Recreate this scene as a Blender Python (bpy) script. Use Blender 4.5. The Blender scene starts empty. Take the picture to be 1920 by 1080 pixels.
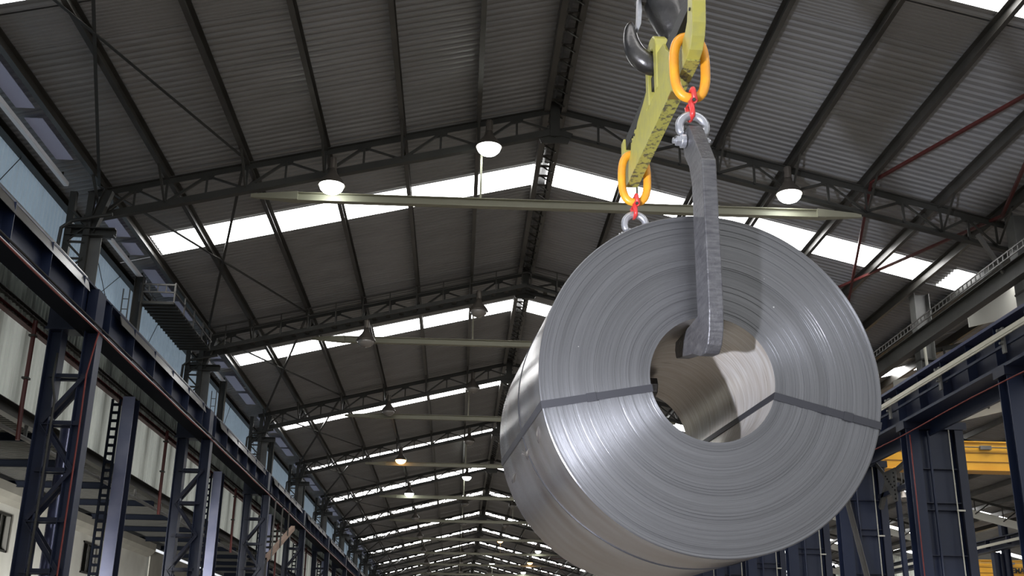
import bpy, math, random
import numpy as np
from mathutils import Vector, Matrix
random.seed(7)
SC = bpy.context.scene
COL = SC.collection

# ------------------------------------------------------------------ camera
Mc = [(0.99864884, -0.04992397, 0.01442508), (0.03007432, 0.32885698, -0.94390075), (0.04237949, 0.94305922, 0.32991407)]
cam_d = bpy.data.cameras.new('camera'); cam = bpy.data.objects.new('camera', cam_d); COL.objects.link(cam)
cx, cy, cz = [Vector(r) for r in Mc]
cam.matrix_world = Matrix(((cx.x, -cy.x, -cz.x, 0), (cx.y, -cy.y, -cz.y, 0), (cx.z, -cy.z, -cz.z, 0), (0, 0, 0, 1)))
cam_d.sensor_width = 36; cam_d.lens = 2059 / 1920 * 36
cam_d.clip_start = 0.05; cam_d.clip_end = 400
SC.camera = cam
SC.view_settings.view_transform = 'Standard'; SC.view_settings.look = 'None'
SC.view_settings.gamma = 1; SC.view_settings.use_curve_mapping = False
SC.view_settings.exposure = 0.0
SC.cycles.use_denoising = True
SC.cycles.max_bounces = 6; SC.cycles.diffuse_bounces = 3; SC.cycles.glossy_bounces = 3; SC.cycles.transmission_bounces = 3
SC.cycles.sample_clamp_indirect = 6
SC.cycles.use_adaptive_sampling = True
# ------------------------------------------------------------------ light
WORLD = 0.9; SKY_E = 8.3; DOOR_W = 110; LAMP_E = 16
w = bpy.data.worlds.new('overcast_sky'); SC.world = w; w.use_nodes = True
w.node_tree.nodes['Background'].inputs[0].default_value = (0.93, 0.96, 1.0, 1)
w.node_tree.nodes['Background'].inputs[1].default_value = WORLD
def area(name, loc, target, sx, sy, power, col):
    d = bpy.data.lights.new(name, 'AREA'); d.shape = 'RECTANGLE'; d.size = sx; d.size_y = sy; d.energy = power; d.color = col
    o = bpy.data.objects.new(name, d); COL.objects.link(o); o.location = loc
    o.rotation_euler = (Vector(target) - Vector(loc)).to_track_quat('-Z', 'Y').to_euler(); return o
dl = area('loading_bay_daylight', (-2.6, 0.9, -0.15), (0.45, 5.3, 1.15), 0.22, 0.22, DOOR_W, (0.84, 0.87, 1.0))
dl.data.spread = math.radians(48)
area('yard_daylight', (1.5, -9.0, 3.0), (1.5, 20, 5.0), 13, 8, 60, (0.97, 0.98, 1.0))
area('leanto_fill', (-7.3, 12.0, 0.3), (-9.1, 23, 0.9), 1.0, 2.0, 230, (1.0, 0.98, 0.94)).data.spread = math.radians(38)  # added fill lamp under the lean-to, brightens the rendered wall

# ------------------------------------------------------------------ materials
def mat(name, col, rough=0.5, metal=0.0, noise=None, bump=None, spec=0.5):
    """noise=(scale, amount, colour2) mottles the paint; bump=(scale, strength)"""
    m = bpy.data.materials.new(name); m.use_nodes = True; nt = m.node_tree; b = nt.nodes['Principled BSDF']
    b.inputs['Base Color'].default_value = (*col, 1); b.inputs['Roughness'].default_value = rough
    b.inputs['Metallic'].default_value = metal; b.inputs['Specular IOR Level'].default_value = spec
    if noise or bump:
        tc = nt.nodes.new('ShaderNodeTexCoord')
    if noise:
        sc, amt, c2 = noise[:3]
        mp = nt.nodes.new('ShaderNodeMapping'); nt.links.new(tc.outputs['Object'], mp.inputs[0])
        if len(noise) > 3: mp.inputs['Scale'].default_value = noise[3]
        n = nt.nodes.new('ShaderNodeTexNoise'); n.inputs['Scale'].default_value = sc; n.inputs['Detail'].default_value = 6
        nt.links.new(mp.outputs[0], n.inputs['Vector'])
        r = nt.nodes.new('ShaderNodeValToRGB'); r.color_ramp.elements[0].position = 0.5 - amt / 2; r.color_ramp.elements[1].position = 0.5 + amt / 2
        r.color_ramp.elements[0].color = (*col, 1); r.color_ramp.elements[1].color = (*c2, 1)
        nt.links.new(n.outputs['Fac'], r.inputs[0]); nt.links.new(r.outputs[0], b.inputs['Base Color'])
    if bump:
        n = nt.nodes.new('ShaderNodeTexNoise'); n.inputs['Scale'].default_value = bump[0]; n.inputs['Detail'].default_value = 5
        nt.links.new(tc.outputs['Object'], n.inputs['Vector'])
        bp = nt.nodes.new('ShaderNodeBump'); bp.inputs['Strength'].default_value = bump[1]; bp.inputs['Distance'].default_value = 0.01
        nt.links.new(n.outputs['Fac'], bp.inputs['Height']); nt.links.new(bp.outputs[0], b.inputs['Normal'])
    return m
def emis(name, col, s):
    m = bpy.data.materials.new(name); m.use_nodes = True; b = m.node_tree.nodes['Principled BSDF']
    b.inputs['Base Color'].default_value = (*col, 1); b.inputs['Roughness'].default_value = 0.5
    b.inputs['Emission Color'].default_value = (*col, 1); b.inputs['Emission Strength'].default_value = s
    return m
def translucent(name, col, dark, trans, scale=1.5, stretch=(1, 1, .25), lo=.45, hi=.7):
    m = bpy.data.materials.new(name); m.use_nodes = True; nt = m.node_tree
    for n in list(nt.nodes): nt.nodes.remove(n)
    out = nt.nodes.new('ShaderNodeOutputMaterial'); d = nt.nodes.new('ShaderNodeBsdfDiffuse'); t = nt.nodes.new('ShaderNodeBsdfTranslucent')
    mx = nt.nodes.new('ShaderNodeMixShader'); mx.inputs[0].default_value = trans
    tc = nt.nodes.new('ShaderNodeTexCoord'); mp = nt.nodes.new('ShaderNodeMapping'); mp.inputs['Scale'].default_value = stretch
    n = nt.nodes.new('ShaderNodeTexNoise'); n.inputs['Scale'].default_value = scale; n.inputs['Detail'].default_value = 5
    r = nt.nodes.new('ShaderNodeValToRGB'); r.color_ramp.elements[0].position = lo; r.color_ramp.elements[1].position = hi
    r.color_ramp.elements[0].color = (*col, 1); r.color_ramp.elements[1].color = (*dark, 1)
    nt.links.new(tc.outputs['Object'], mp.inputs[0]); nt.links.new(mp.outputs[0], n.inputs['Vector']); nt.links.new(n.outputs['Fac'], r.inputs[0])
    nt.links.new(r.outputs[0], d.inputs[0]); nt.links.new(r.outputs[0], t.inputs[0])
    nt.links.new(d.outputs[0], mx.inputs[1]); nt.links.new(t.outputs[0], mx.inputs[2]); nt.links.new(mx.outputs[0], out.inputs[0])
    return m
M = {}
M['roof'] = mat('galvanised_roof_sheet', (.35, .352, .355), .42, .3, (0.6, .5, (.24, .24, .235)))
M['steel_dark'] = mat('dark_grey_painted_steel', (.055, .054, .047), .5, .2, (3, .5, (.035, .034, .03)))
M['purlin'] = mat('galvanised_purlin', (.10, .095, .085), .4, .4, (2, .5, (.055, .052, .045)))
M['tie'] = mat('cream_painted_tie', (.27, .26, .19), .5, 0, (2, .4, (.26, .25, .18)))
M['sky'] = emis('daylit_roof_light', (1, 1, 1), SKY_E)
M['navy'] = mat('navy_painted_steel', (.007, .014, .046), .42, 0, (2.5, .5, (.014, .022, .052)), (6, .15))
M['matte_black'] = mat('matte_black_navy', (.006, .008, .014), .85, 0, spec=.1)
M['navy_dark'] = mat('dark_navy_painted_steel', (.007, .010, .028), .45, 0, (2, .5, (.012, .017, .04)))
M['guard'] = mat('grey_guard_plate', (.16, .155, .15), .4, .3, (1.5, .6, (.10, .095, .085)))
M['blue_sheet'] = translucent('pale_blue_wall_sheet', (.52, .64, .74), (.10, .12, .14), .34, .7, (1, .6, .6), .5, .78)
M['white_sheet'] = translucent('soiled_white_wall_sheet', (.86, .88, .80), (.20, .20, .16), .40, 1.2, (1, 1, .2), .5, .8)
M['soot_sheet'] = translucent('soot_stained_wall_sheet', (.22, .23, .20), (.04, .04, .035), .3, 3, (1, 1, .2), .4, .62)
M['concrete'] = mat('rendered_concrete', (.86, .86, .80), .85, 0, (.9, .5, (.60, .60, .54)), (8, .3))
M['concrete_dark'] = mat('weathered_concrete', (.50, .49, .43), .85, 0, (1.2, .6, (.30, .29, .25)))
M['glass_dark'] = mat('dark_window_glass', (.02, .022, .018), .15)
M['floor'] = mat('factory_floor', (.24, .205, .17), .6, 0, (.4, .5, (.165, .14, .115)))
M['red'] = mat('red_oxide_paint', (.085, .016, .014), .5)
M['redcable'] = mat('red_cable', (.20, .035, .028), .6)
M['white_paint'] = mat('white_painted_steel', (.62, .61, .54), .5)
M['rail'] = mat('cream_conductor_rail', (.62, .60, .50), .45)
M['grey_col'] = mat('grey_painted_column', (.16, .16, .15), .5, 0, (2, .5, (.09, .09, .085)))
M['yellow_crane'] = mat('yellow_crane_paint', (.80, .42, .03), .45, 0, (1.5, .4, (.70, .34, .02)))
M['black'] = mat('black_rubber', (.012, .012, .012), .6)
M['lamp_shade'] = mat('lamp_reflector', (.16, .14, .12), .4, .5)
M['lamp_white'] = emis('lit_lamp', (.93, 1, .97), LAMP_E)
M['lamp_amber'] = emis('lit_sodium_lamp', (1, .55, .22), LAMP_E * .45)
M['lamp_off'] = mat('unlit_lamp_lens', (.30, .28, .26), .25, .3)
M['tube'] = emis('lit_fluorescent_tube', (1, 1, 1), 5)
M['gutter_white'] = mat('white_batten', (.92, .93, .96), .4)

# ------------------------------------------------------------------ mesh helpers
class MB:
    def __init__(s): s.v = []; s.f = []
    def add(s, vs, fs):
        b = len(s.v); s.v += [tuple(map(float, x)) for x in vs]; s.f += [tuple(b + i for i in q) for q in fs]; return s
    def box(s, x0, x1, y0, y1, z0, z1):
        return s.add([(x, y, z) for z in (z0, z1) for y in (y0, y1) for x in (x0, x1)],
                     [(0, 2, 3, 1), (4, 5, 7, 6), (0, 1, 5, 4), (2, 6, 7, 3), (0, 4, 6, 2), (1, 3, 7, 5)])
    def prism(s, pts, fn0, fn1):
        """closed polygon pts swept between two placements fn(p)->xyz"""
        n = len(pts)
        return s.add([fn0(p) for p in pts] + [fn1(p) for p in pts],
                     [tuple(range(n - 1, -1, -1)), tuple(range(n, 2 * n))] + [(i, (i + 1) % n, n + (i + 1) % n, n + i) for i in range(n)])
    def sect(s, p0, p1, kind='box', w=.1, h=.1, t=.012, up=(0, 0, 1)):
        p0 = Vector(p0); p1 = Vector(p1); d = (p1 - p0).normalized(); up = Vector(up)
        if abs(d.dot(up)) > .98: up = Vector((0, 1, 0)) if abs(d.y) < .9 else Vector((1, 0, 0))
        a = d.cross(up).normalized(); b = a.cross(d).normalized()
        W, H = w / 2, h / 2
        P = {'box': [(-W, -H), (W, -H), (W, H), (-W, H)],
             'L': [(-W, -H), (W, -H), (W, -H + t), (-W + t, -H + t), (-W + t, H), (-W, H)],
             'T': [(-t / 2, -H), (t / 2, -H), (t / 2, H - t), (W, H - t), (W, H), (-W, H), (-W, H - t), (-t / 2, H - t)],
             'C': [(-W, -H), (W, -H), (W, -H + t), (-W + t, -H + t), (-W + t, H - t), (W, H - t), (W, H), (-W, H)],
             'I': [(-W, -H), (W, -H), (W, -H + t), (t / 2, -H + t), (t / 2, H - t), (W, H - t), (W, H), (-W, H), (-W, H - t), (-t / 2, H - t), (-t / 2, -H + t), (-W, -H + t)]}[kind]
        return s.prism(P, lambda p: p0 + a * p[0] + b * p[1], lambda p: p1 + a * p[0] + b * p[1])
    def tube(s, path, r, n=8, closed=False, cap=True):
        path = [Vector(p) for p in path]; m = len(path); rs = r if hasattr(r, '__len__') else [r] * m
        ref = None; rings = []
        for i, p in enumerate(path):
            if closed: d = (path[(i + 1) % m] - path[i - 1]).normalized()
            else: d = (path[min(i + 1, m - 1)] - path[max(i - 1, 0)]).normalized()
            if ref is None:
                ref = Vector((0, 0, 1)) if abs(d.z) < .9 else Vector((1, 0, 0))
            a = (ref - d * ref.dot(d)).normalized(); ref = a; b = d.cross(a)
            rings.append([p + (a * math.cos(2 * math.pi * k / n) + b * math.sin(2 * math.pi * k / n)) * rs[i] for k in range(n)])
        vs = [v for q in rings for v in q]; fs = []
        for i in range(m if closed else m - 1):
            j = (i + 1) % m
            for k in range(n): fs.append((i * n + k, i * n + (k + 1) % n, j * n + (k + 1) % n, j * n + k))
        if not closed and cap: fs += [tuple(range(n - 1, -1, -1)), tuple((m - 1) * n + k for k in range(n))]
        return s.add(vs, fs)
    def lathe(s, prof, fn, n=24, closed=False):
        """prof: list of (r, h); fn(r*cos, r*sin, h)->xyz"""
        m = len(prof); vs = [fn(r * math.cos(2 * math.pi * k / n), r * math.sin(2 * math.pi * k / n), h) for r, h in prof for k in range(n)]
        fs = [(i * n + k, i * n + (k + 1) % n, ((i + 1) % m) * n + (k + 1) % n, ((i + 1) % m) * n + k) for i in range(m if closed else m - 1) for k in range(n)]
        return s.add(vs, fs)
def props(o, label=None, cat=None, group=None, kind=None):
    if label: o['label'] = label
    if cat: o['category'] = cat
    if group: o['group'] = group
    if kind: o['kind'] = kind
    return o
def origin(o):
    p = o; 
    v = Vector((0, 0, 0))
    while p is not None: v += p.location; p = p.parent
    return v
def build(name, mb, m, parent=None, smooth=False, loc=None, bevel=0, **kw):
    """mesh verts are given in world coordinates; the object sits at loc (or at its parent)"""
    off = origin(parent) if parent else Vector((0, 0, 0))
    L = Vector(loc) if loc is not None else Vector((0, 0, 0))
    base = off + L if parent else L
    me = bpy.data.meshes.new(name); me.from_pydata([tuple(Vector(v) - base) for v in mb.v], [], mb.f); me.materials.append(m if not isinstance(m, str) else M[m])
    if smooth:
        me.polygons.foreach_set('use_smooth', [True] * len(me.polygons))
    me.update()
    o = bpy.data.objects.new(name, me); COL.objects.link(o); o.location = L
    if parent: o.parent = parent
    if bevel:
        b = o.modifiers.new('bevel', 'BEVEL'); b.width = bevel; b.segments = 2; b.limit_method = 'ANGLE'
    return props(o, **kw)
def thing(name, label, cat, loc=(0, 0, 0), group=None, kind=None):
    o = bpy.data.objects.new(name, None); COL.objects.link(o); o.location = loc; o.empty_display_size = .1
    return props(o, label, cat, group, kind)
def copy_tree(o, parent=None, dloc=None, label=None):
    c = o.copy(); COL.objects.link(c)
    if parent is not None: c.parent = parent
    if dloc is not None: c.location = o.location + Vector(dloc)
    if label: c['label'] = label
    for ch in list(o.children): copy_tree(ch, c)
    return c
def inst(name, src, parent, loc):
    o = bpy.data.objects.new(name, src.data); COL.objects.link(o); o.parent = parent; o.location = loc; return o

# trapezoid cross-section: 7 ribs per metre, local coordinates (across, depth)
def ribs(width, n=7, depth=.028):
    p = width / n; out = []
    for i in range(n):
        a = i * p
        out += [(a, 0), (a + p * .30, 0), (a + p * .45, depth), (a + p * .85, depth)]
    return out + [(width, 0)]
def corr(mb, width, fn_a, fn_b, n=7, depth=.028):
    q = ribs(width, n, depth); k = len(q)
    return mb.add([fn_a(*p) for p in q] + [fn_b(*p) for p in q], [(i, i + 1, k + i + 1, k + i) for i in range(k - 1)])

# ------------------------------------------------------------------ main dimensions
XR, ZR, SL = 1.40, 9.10, .246      # ridge and roof slope
FLOOR = -1.70
Y_END = 112
def zroof(x, xr=XR): return ZR - SL * abs(x - xr)
HL, HR = 8.05, 8.10                # half widths of the roof planes

# ------------------------------------------------------------------ floor and end walls
mb = MB(); mb.box(-16, 42, -12, Y_END + 2, FLOOR - .1, FLOOR); build('floor', mb, 'floor', kind='structure')
mb = MB(); mb.box(-12, 42, Y_END, Y_END + .2, FLOOR, 9.3); build('wall_far', mb, 'concrete_dark', kind='structure')
# end wall behind the camera, with its open loading bay
mb = MB(); mb.box(-7, 10, -11.2, -11, 6.9, 9.3).box(-7, -6.2, -11.2, -11, FLOOR, 6.9).box(9, 10, -11.2, -11, FLOOR, 6.9)
build('wall_near', mb, 'concrete_dark', kind='structure')

# ------------------------------------------------------------------ roofs
def make_roof(name, xr, y0, nb, purl_len, coarse=False):
    root = thing(name, None, None, kind='structure')
    sheets = {}
    for sgn, half in ((-1, HL), (1, HR)):
        mb = MB()
        corr(mb, 1.018, lambda y, d: (sgn * .02, y, d - .014), lambda y, d: (sgn * half, y, -SL * half + d - .014))
        me = build('roof_sheet', mb, 'roof'); sheets[sgn] = me
        mb = MB()
        a, b = (.10 if sgn < 0 else .10), (7.12 if sgn < 0 else 7.33)
        corr(mb, .92, lambda y, d: (sgn * a, y, -SL * a + d - .014), lambda y, d: (sgn * b, y, -SL * b + d - .014))
        sheets[('s', sgn)] = build('skylight_panel', mb, 'sky')
    # outer piece of skylight beyond the eave gutter, and its opaque pieces
    mb = MB(); corr(mb, .92, lambda y, d: (7.72, y, -SL * 7.72 + d - .014), lambda y, d: (8.1, y, -SL * 8.1 + d - .014)); sheets['so'] = build('skylight_panel', mb, 'sky')
    mb = MB(); corr(mb, .92, lambda y, d: (7.33, y, -SL * 7.33 + d - .014), lambda y, d: (7.72, y, -SL * 7.72 + d - .014))
    corr(mb, .92, lambda y, d: (-7.12, y, -SL * 7.12 + d - .014), lambda y, d: (-HL, y, -SL * HL + d - .014)); sheets['op'] = build('roof_sheet', mb, 'roof')
    first = dict(sheets)
    used = set()
    def put(key, nm, y):
        src = first[key]
        if key not in used:
            used.add(key); src.parent = root; src.location = (xr, y, ZR); return
        inst(nm, src, root, (xr, y, ZR + (-.003 if int(y) % 2 else .0)))
    for k in range(nb):
        Y0 = y0 + 8 * k
        sk = 2.52 if Y0 == 8 else 2.74
        put(('s', -1), 'skylight_panel', Y0 + sk); put(('s', 1), 'skylight_panel', Y0 + sk)
        if Y0 == 8:
            for sgn in (-1, 1): inst('roof_sheet', first[sgn], root, (xr, Y0 + 3.44, ZR - .004))
        put('so', 'skylight_panel', Y0 + 2.74); put('op', 'roof_sheet', Y0 + 2.74)
        for i in range(7):
            for sgn in (-1, 1): put(sgn, 'roof_sheet', Y0 + 3.66 + i * 1.0114 - (.22 if Y0 == 0 and i == 6 else 0))
    # ridge cap
    mb = MB(); mb.add([(xr - .3, y0 - 6, zroof(xr - .3, xr) + .05), (xr, y0 - 6, ZR + .06), (xr + .3, y0 - 6, zroof(xr + .3, xr) + .05),
                       (xr - .3, purl_len, zroof(xr - .3, xr) + .05), (xr, purl_len, ZR + .06), (xr + .3, purl_len, zroof(xr + .3, xr) + .05)], [(0, 1, 4, 3), (1, 2, 5, 4)])
    build('ridge_cap', mb, 'roof', root)
    return root
PURL = [-7.17, -6.2, -4.96, -3.73, -2.49, -1.26, 1.45, 2.70, 3.90, 5.13, 6.35, 7.28]
roof1 = make_roof('ceiling', XR, 0, 14, Y_END)
def add_purlins(root, xr, y0, y1):
    for dx in PURL:
        x = xr + dx; zt = zroof(x, xr) - .035; mb = MB()
        sg = 1 if dx < 0 else -1
        mb.sect((x, y0, zt - .095), (x, y1, zt - .095), 'C', .075 * sg, .19, .008 * sg)
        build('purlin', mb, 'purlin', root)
    for dx in (-.13, .15):       # pair of ridge purlins
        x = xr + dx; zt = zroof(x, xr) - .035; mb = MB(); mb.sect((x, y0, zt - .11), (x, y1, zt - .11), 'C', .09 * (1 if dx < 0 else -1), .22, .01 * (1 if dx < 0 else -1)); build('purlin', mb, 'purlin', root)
add_purlins(roof1, XR, -6, Y_END)
mb = MB()
for i in range(int(116 / .42)):
    y = -5 + i * .42; mb.sect((XR - .12, y, 8.90), (XR + .14, y, 8.90), 'box', .10, .006)
    mb.sect((XR - .12, y, 8.96), (XR + .14, y, 8.78), 'L', .03, .03, .006)
build('ridge_batten', mb, 'purlin', roof1, kind='stuff')
# sag rods crossing in the outer panels of every bay
def xbrace(x0, x1, mat_, z_off=-.23):
    for k in range(0, 13):
        Ya, Yb = 8 + 8 * k, 16 + 8 * k; z0, z1 = zroof(x0) + z_off, zroof(x1) + z_off
        for (xa, xb, za, zb) in ((x0, x1, z0, z1), (x1, x0, z1, z0)):
            mb = MB(); mb.sect((xa, Ya, za - .25 if False else za), (xb, Yb, zb), 'L', .045, .045, .008); build('brace_angle', mb, mat_, roof1)
xbrace(-5.77, -3.56, 'steel_dark'); xbrace(8.65, 6.54, 'red')

# ------------------------------------------------------------------ roof trusses
UP, LO = -.25, -.66
TY = 16.27
NL = [-4.80, -3.56, -2.33, -1.09, .14]; NRr = [2.85, 4.10, 5.30, 6.53, 7.75]
def make_truss(Y):
    t = thing('roof_truss', 'x', 'roof truss', (XR, Y, ZR - .8), 'roof trusses across the hall')
    for (xe, nodes, sg) in ((-6.0, [XR] + NL[::-1] + [-5.77], -1), (8.85, [XR] + NRr + [8.65], 1)):
        for off, nm, hh in ((UP, 'upper_chord', .10), (LO, 'lower_chord', .11)):
            mb = MB(); mb.sect((XR, Y, ZR + off), (xe, Y, zroof(xe) + off), 'T' if off == UP else 'L', .11, hh, .014); build(nm, mb, 'steel_dark', t)
        for a, b in zip(nodes[:-1], nodes[1:]):
            m = (a + b) / 2; up = Vector((m, Y, zroof(m) + UP - .04))
            for e in (a, b):
                mb = MB(); mb.sect(up, (e, Y, zroof(e) + LO + .03), 'L', .04, .04, .008); build('diagonal', mb, 'steel_dark', t)
            mb = MB(); mb.sect(up, (m, Y, zroof(m) + LO), 'L', .035, .035, .008); build('web_post', mb, 'steel_dark', t)
            mb = MB(); mb.prism([(-.13, .06), (.13, .06), (.09, -.07), (-.09, -.07)], lambda p: (up.x + p[0], Y - .008, up.z + p[1] - SL * sg * p[0]), lambda p: (up.x + p[0], Y + .008, up.z + p[1] - SL * sg * p[0]))
            build('gusset_plate', mb, 'steel_dark', t)
        for e in nodes[1:]:
            for dy in (-.62, .62):
                mb = MB(); mb.sect((e, Y + dy * .08, zroof(e) + LO + .03), (e, Y + dy, zroof(e) - .2), 'L', .035, .035, .007); build('knee_brace', mb, 'steel_dark', t)
            mb = MB(); mb.sect((e, Y, zroof(e) + LO + .05), (e, Y, zroof(e) + UP), 'L', .04, .04, .008); build('web_post', mb, 'steel_dark', t)
    mb = MB(); mb.sect((XR, Y, ZR + LO - .1), (XR, Y, ZR - .1), 'I', .16, .16, .012); build('king_post', mb, 'steel_dark', t)
    mb = MB(); mb.prism([(-.3, -.02), (0, .10), (.3, -.02), (.22, -.2), (-.22, -.2)], lambda p: (XR + p[0], Y - .02, ZR + LO + p[1]), lambda p: (XR + p[0], Y + .02, ZR + LO + p[1])); build('gusset_plate', mb, 'steel_dark', t)
    return t
ORD = ['first', 'second', 'third', 'fourth', 'fifth', 'sixth', 'seventh', 'eighth', 'ninth', 'tenth', 'eleventh', 'twelfth', 'thirteenth']
def make_tie(Y):
    t = thing('tie_beam', 'x', 'tie beam', (XR, Y, 7.0), 'cream tie beams under the trusses')
    xl, xr = -3.47, 6.44; zb = 7.13
    mb = MB(); mb.sect((xl + .6, Y, zb), (xr - .6, Y, zb), 'I', .12, .14, .012); build('beam', mb, 'tie', t)
    for a, b in ((xl + .75, xl), (xr - .75, xr)):
        mb = MB(); mb.add([(a, Y - .09, zb - .07), (a, Y + .09, zb - .07), (b, Y + .02, zb - .03), (b, Y - .02, zb - .03),
                           (a, Y - .09, zb + .07), (a, Y + .09, zb + .07), (b, Y + .02, zb + .03), (b, Y - .02, zb + .03)],
                          [(0, 1, 2, 3), (7, 6, 5, 4), (0, 4, 5, 1), (1, 5, 6, 2), (2, 6, 7, 3), (3, 7, 4, 0)]); build('tapered_end', mb, 'tie', t)
    for x in (.2, 2.75):
        mb = MB(); mb.sect((x, Y, zb + .06), (x, Y, zroof(x) + LO), 'box', .035, .035); build('hanger_rod', mb, 'tie', t)
    return t
# lamps
def make_lamp(kind):
    L = thing('high_bay_lamp', 'x', 'lamp', (0, 0, 0), 'high bay lamps under the trusses')
    f = lambda x, y, z: (x, y, z)
    mb = MB(); mb.lathe([(0.001, .26), (.06, .255), (.07, .20), (.10, .14), (.17, .06), (.215, -.02), (.22, -.03), (.20, -.03), (.15, .05), (.001, .06)], f, 24); rf = build('reflector', mb, 'lamp_shade', L, True)
    mb = MB(); mb.lathe([(.001, -.17), (.07, -.162), (.13, -.135), (.175, -.09), (.198, -.025), (.001, -.022)], f, 24)
    build('lens', mb, {'w': 'lamp_white', 'a': 'lamp_amber', 'o': 'lamp_off'}[kind], rf, True)
    mb = MB(); mb.lathe([(.001, .46), (.055, .45), (.06, .42), (.06, .27), (.045, .25)], f, 12); mb.tube([(0, 0, .45), (0, .1, .50), (0, .2, .50)], .012, 6); build('ballast_housing', mb, 'lamp_shade', L)
    return L
LX = {'a': -2.33, 'b': .14, 'c': 2.85, 'd': 5.30}
STATE = {0: 'ww.w', 1: 'oooo', 2: 'oooo', 3: 'aooo', 4: 'wwww', 5: 'oooo', 6: 'oooo', 7: 'ooaw', 8: 'oo.a', 9: 'ooww', 10: 'oooo'}
STN = {'w': 'lit white', 'a': 'lit amber', 'o': 'unlit'}
protos = {}
WHERE = {'a': 'fourth purlin down the slope towards the pale blue wall', 'b': 'purlin beside the ridge on the pale blue wall side', 'c': 'purlin beside the ridge on the coil side', 'd': 'third purlin down the coil side of the roof'}
truss0 = make_truss(TY); tie0 = make_tie(TY + .02)
for k in range(12):
    extra = {0: ', three lit white lamps below it', 1: ', railed catwalk along it'}.get(k, '')
    lab = f'dark lattice roof truss, {ORD[k]} from the camera{extra}'
    if k == 0: truss0['label'] = lab
    else: copy_tree(truss0, None, (0, 8 * k, 0), lab)
    lab = f'long cream tie beam with tapered ends under the {ORD[k]} roof truss from the camera'
    if k == 0: tie0['label'] = lab
    else: copy_tree(tie0, None, (0, 8 * k, 0), lab)
    for nd, st in zip('abcd', STATE.get(k, '....')):
        if st == '.': continue
        x = LX[nd]; loc = Vector((x + (.17 if nd in 'ab' else -.13), TY + 8 * k - (.84 if k == 1 else .29), zroof(x) + LO + {'a': -.28, 'b': -.12, 'c': -.12, 'd': -.12}[nd] - (.36 if k == 1 else 0)))
        if nd == 'c' : loc.y -= .0
        lab = f'{STN[st]} bell-shaped lamp under {ORD[k]} truss, at the {WHERE[nd]}'
        lab = {'a': f'{STN[st]} bell lamp under {ORD[k]} truss, midway down the blue wall side', 'b': f'{STN[st]} bell lamp under {ORD[k]} truss, just off the ridge, blue wall side',
               'c': f'{STN[st]} bell lamp under {ORD[k]} truss, just off the ridge, coil side', 'd': f'{STN[st]} bell lamp under {ORD[k]} truss, midway down the coil side'}[nd]
        if st not in protos:
            protos[st] = make_lamp(st); protos[st].location = loc; protos[st]['label'] = lab
        else:
            c = copy_tree(protos[st], None, None, lab); c.location = loc
# catwalk along the second truss
cw = thing('truss_catwalk', 'narrow railed catwalk hung along the lower chord of the second roof truss', 'catwalk', (XR, 23.7, 8))
for sg, xe in ((-1, -5.7), (1, 8.4)):
    p = lambda x, dz, y: (x, y, zroof(x) + LO + dz)
    mb = MB()
    for y in (23.72, 24.17): mb.sect(p(XR, -.06, y), p(xe, -.06, y), 'C', .05, .08, .008)
    build('walkway_stringer', mb, 'steel_dark', cw)
    n = int(abs(xe - XR) / .3)
    mb = MB()
    for i in range(n): 
        x = XR + sg * (i + .5) * .3; mb.sect(p(x, -.03, 23.72), p(x, -.03, 24.17), 'box', .1, .01)
    build('grating', mb, 'steel_dark', cw, kind='stuff')
    for dz in (.42, .24):
        mb = MB(); mb.sect(p(XR, dz, 23.69), p(xe, dz, 23.69), 'box', .022, .022); build('handrail', mb, 'purlin', cw)
    for i in range(n // 2 + 1):
        x = XR + sg * (i * .6 + .1); mb = MB(); mb.sect(p(x, -.06, 23.69), p(x, .43, 23.69), 'box', .022, .022); build('rail_post', mb, 'purlin', cw)

# ------------------------------------------------------------------ left wall
XW = -6.62
wl = thing('wall_left', None, None, kind='structure')
def vsheet_src(name, z0, z1, m, x):
    mb = MB(); corr(mb, 1.0, lambda y, d: (x + d, y, z0), lambda y, d: (x + d, y, z1)); return build(name, mb, m, wl)
s_blue = vsheet_src('blue_cladding_sheet', 5.02, 7.10, 'blue_sheet', XW)
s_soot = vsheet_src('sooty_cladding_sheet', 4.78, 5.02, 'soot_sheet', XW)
s_white = vsheet_src('white_cladding_sheet', 3.57, 4.80, 'white_sheet', XW - .03)
mb = MB(); mb.add([(XW - .02, -8, 3.2), (XW - .02, -8, 3.57), (XW - .02, Y_END, 3.57), (XW - .02, Y_END, 3.2)], [(0, 1, 2, 3)])
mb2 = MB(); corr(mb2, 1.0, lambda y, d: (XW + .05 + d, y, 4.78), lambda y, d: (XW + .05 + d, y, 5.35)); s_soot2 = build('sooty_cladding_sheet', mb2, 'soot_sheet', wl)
for i in range(-6, 90):
    if i == -6:
        for s_ in (s_blue, s_soot, s_white, s_soot2): s_.location = (0, i, 0)
        continue
    y = i * 1.0
    inst('blue_cladding_sheet', s_blue, wl, (0, y, 0)); inst('white_cladding_sheet', s_white, wl, (0, y, 0))
    inst('sooty_cladding_sheet', s_soot2, wl, (0, y, 0))
# girts and beams of the wall
for nm, z, m, w_, h_ in (('edge_beam', 4.80, 'red', .10, .09), ('girt', 5.0, 'steel_dark', .08, .08), ('eave_beam', 7.06, 'steel_dark', .12, .12), ('sill_beam', 3.47, 'steel_dark', .14, .20)):
    mb = MB(); mb.sect((XW + .09, -8, z), (XW + .09, Y_END, z), 'C', w_, h_, .01); build(nm, mb, m, wl)
mb = MB(); mb.tube([(XW + .10, -8, 3.19), (XW + .10, Y_END, 3.19)], .035, 8); build('sill_pipe', mb, 'grey_col', wl)
for i in range(0, 46):
    y = 6.6 + i * 2.0; mb = MB(); mb.sect((XW + .10, y, 3.19), (XW + .10, y, 3.40), 'box', .05, .03); build('sill_strut', mb, 'grey_col', wl)
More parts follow.
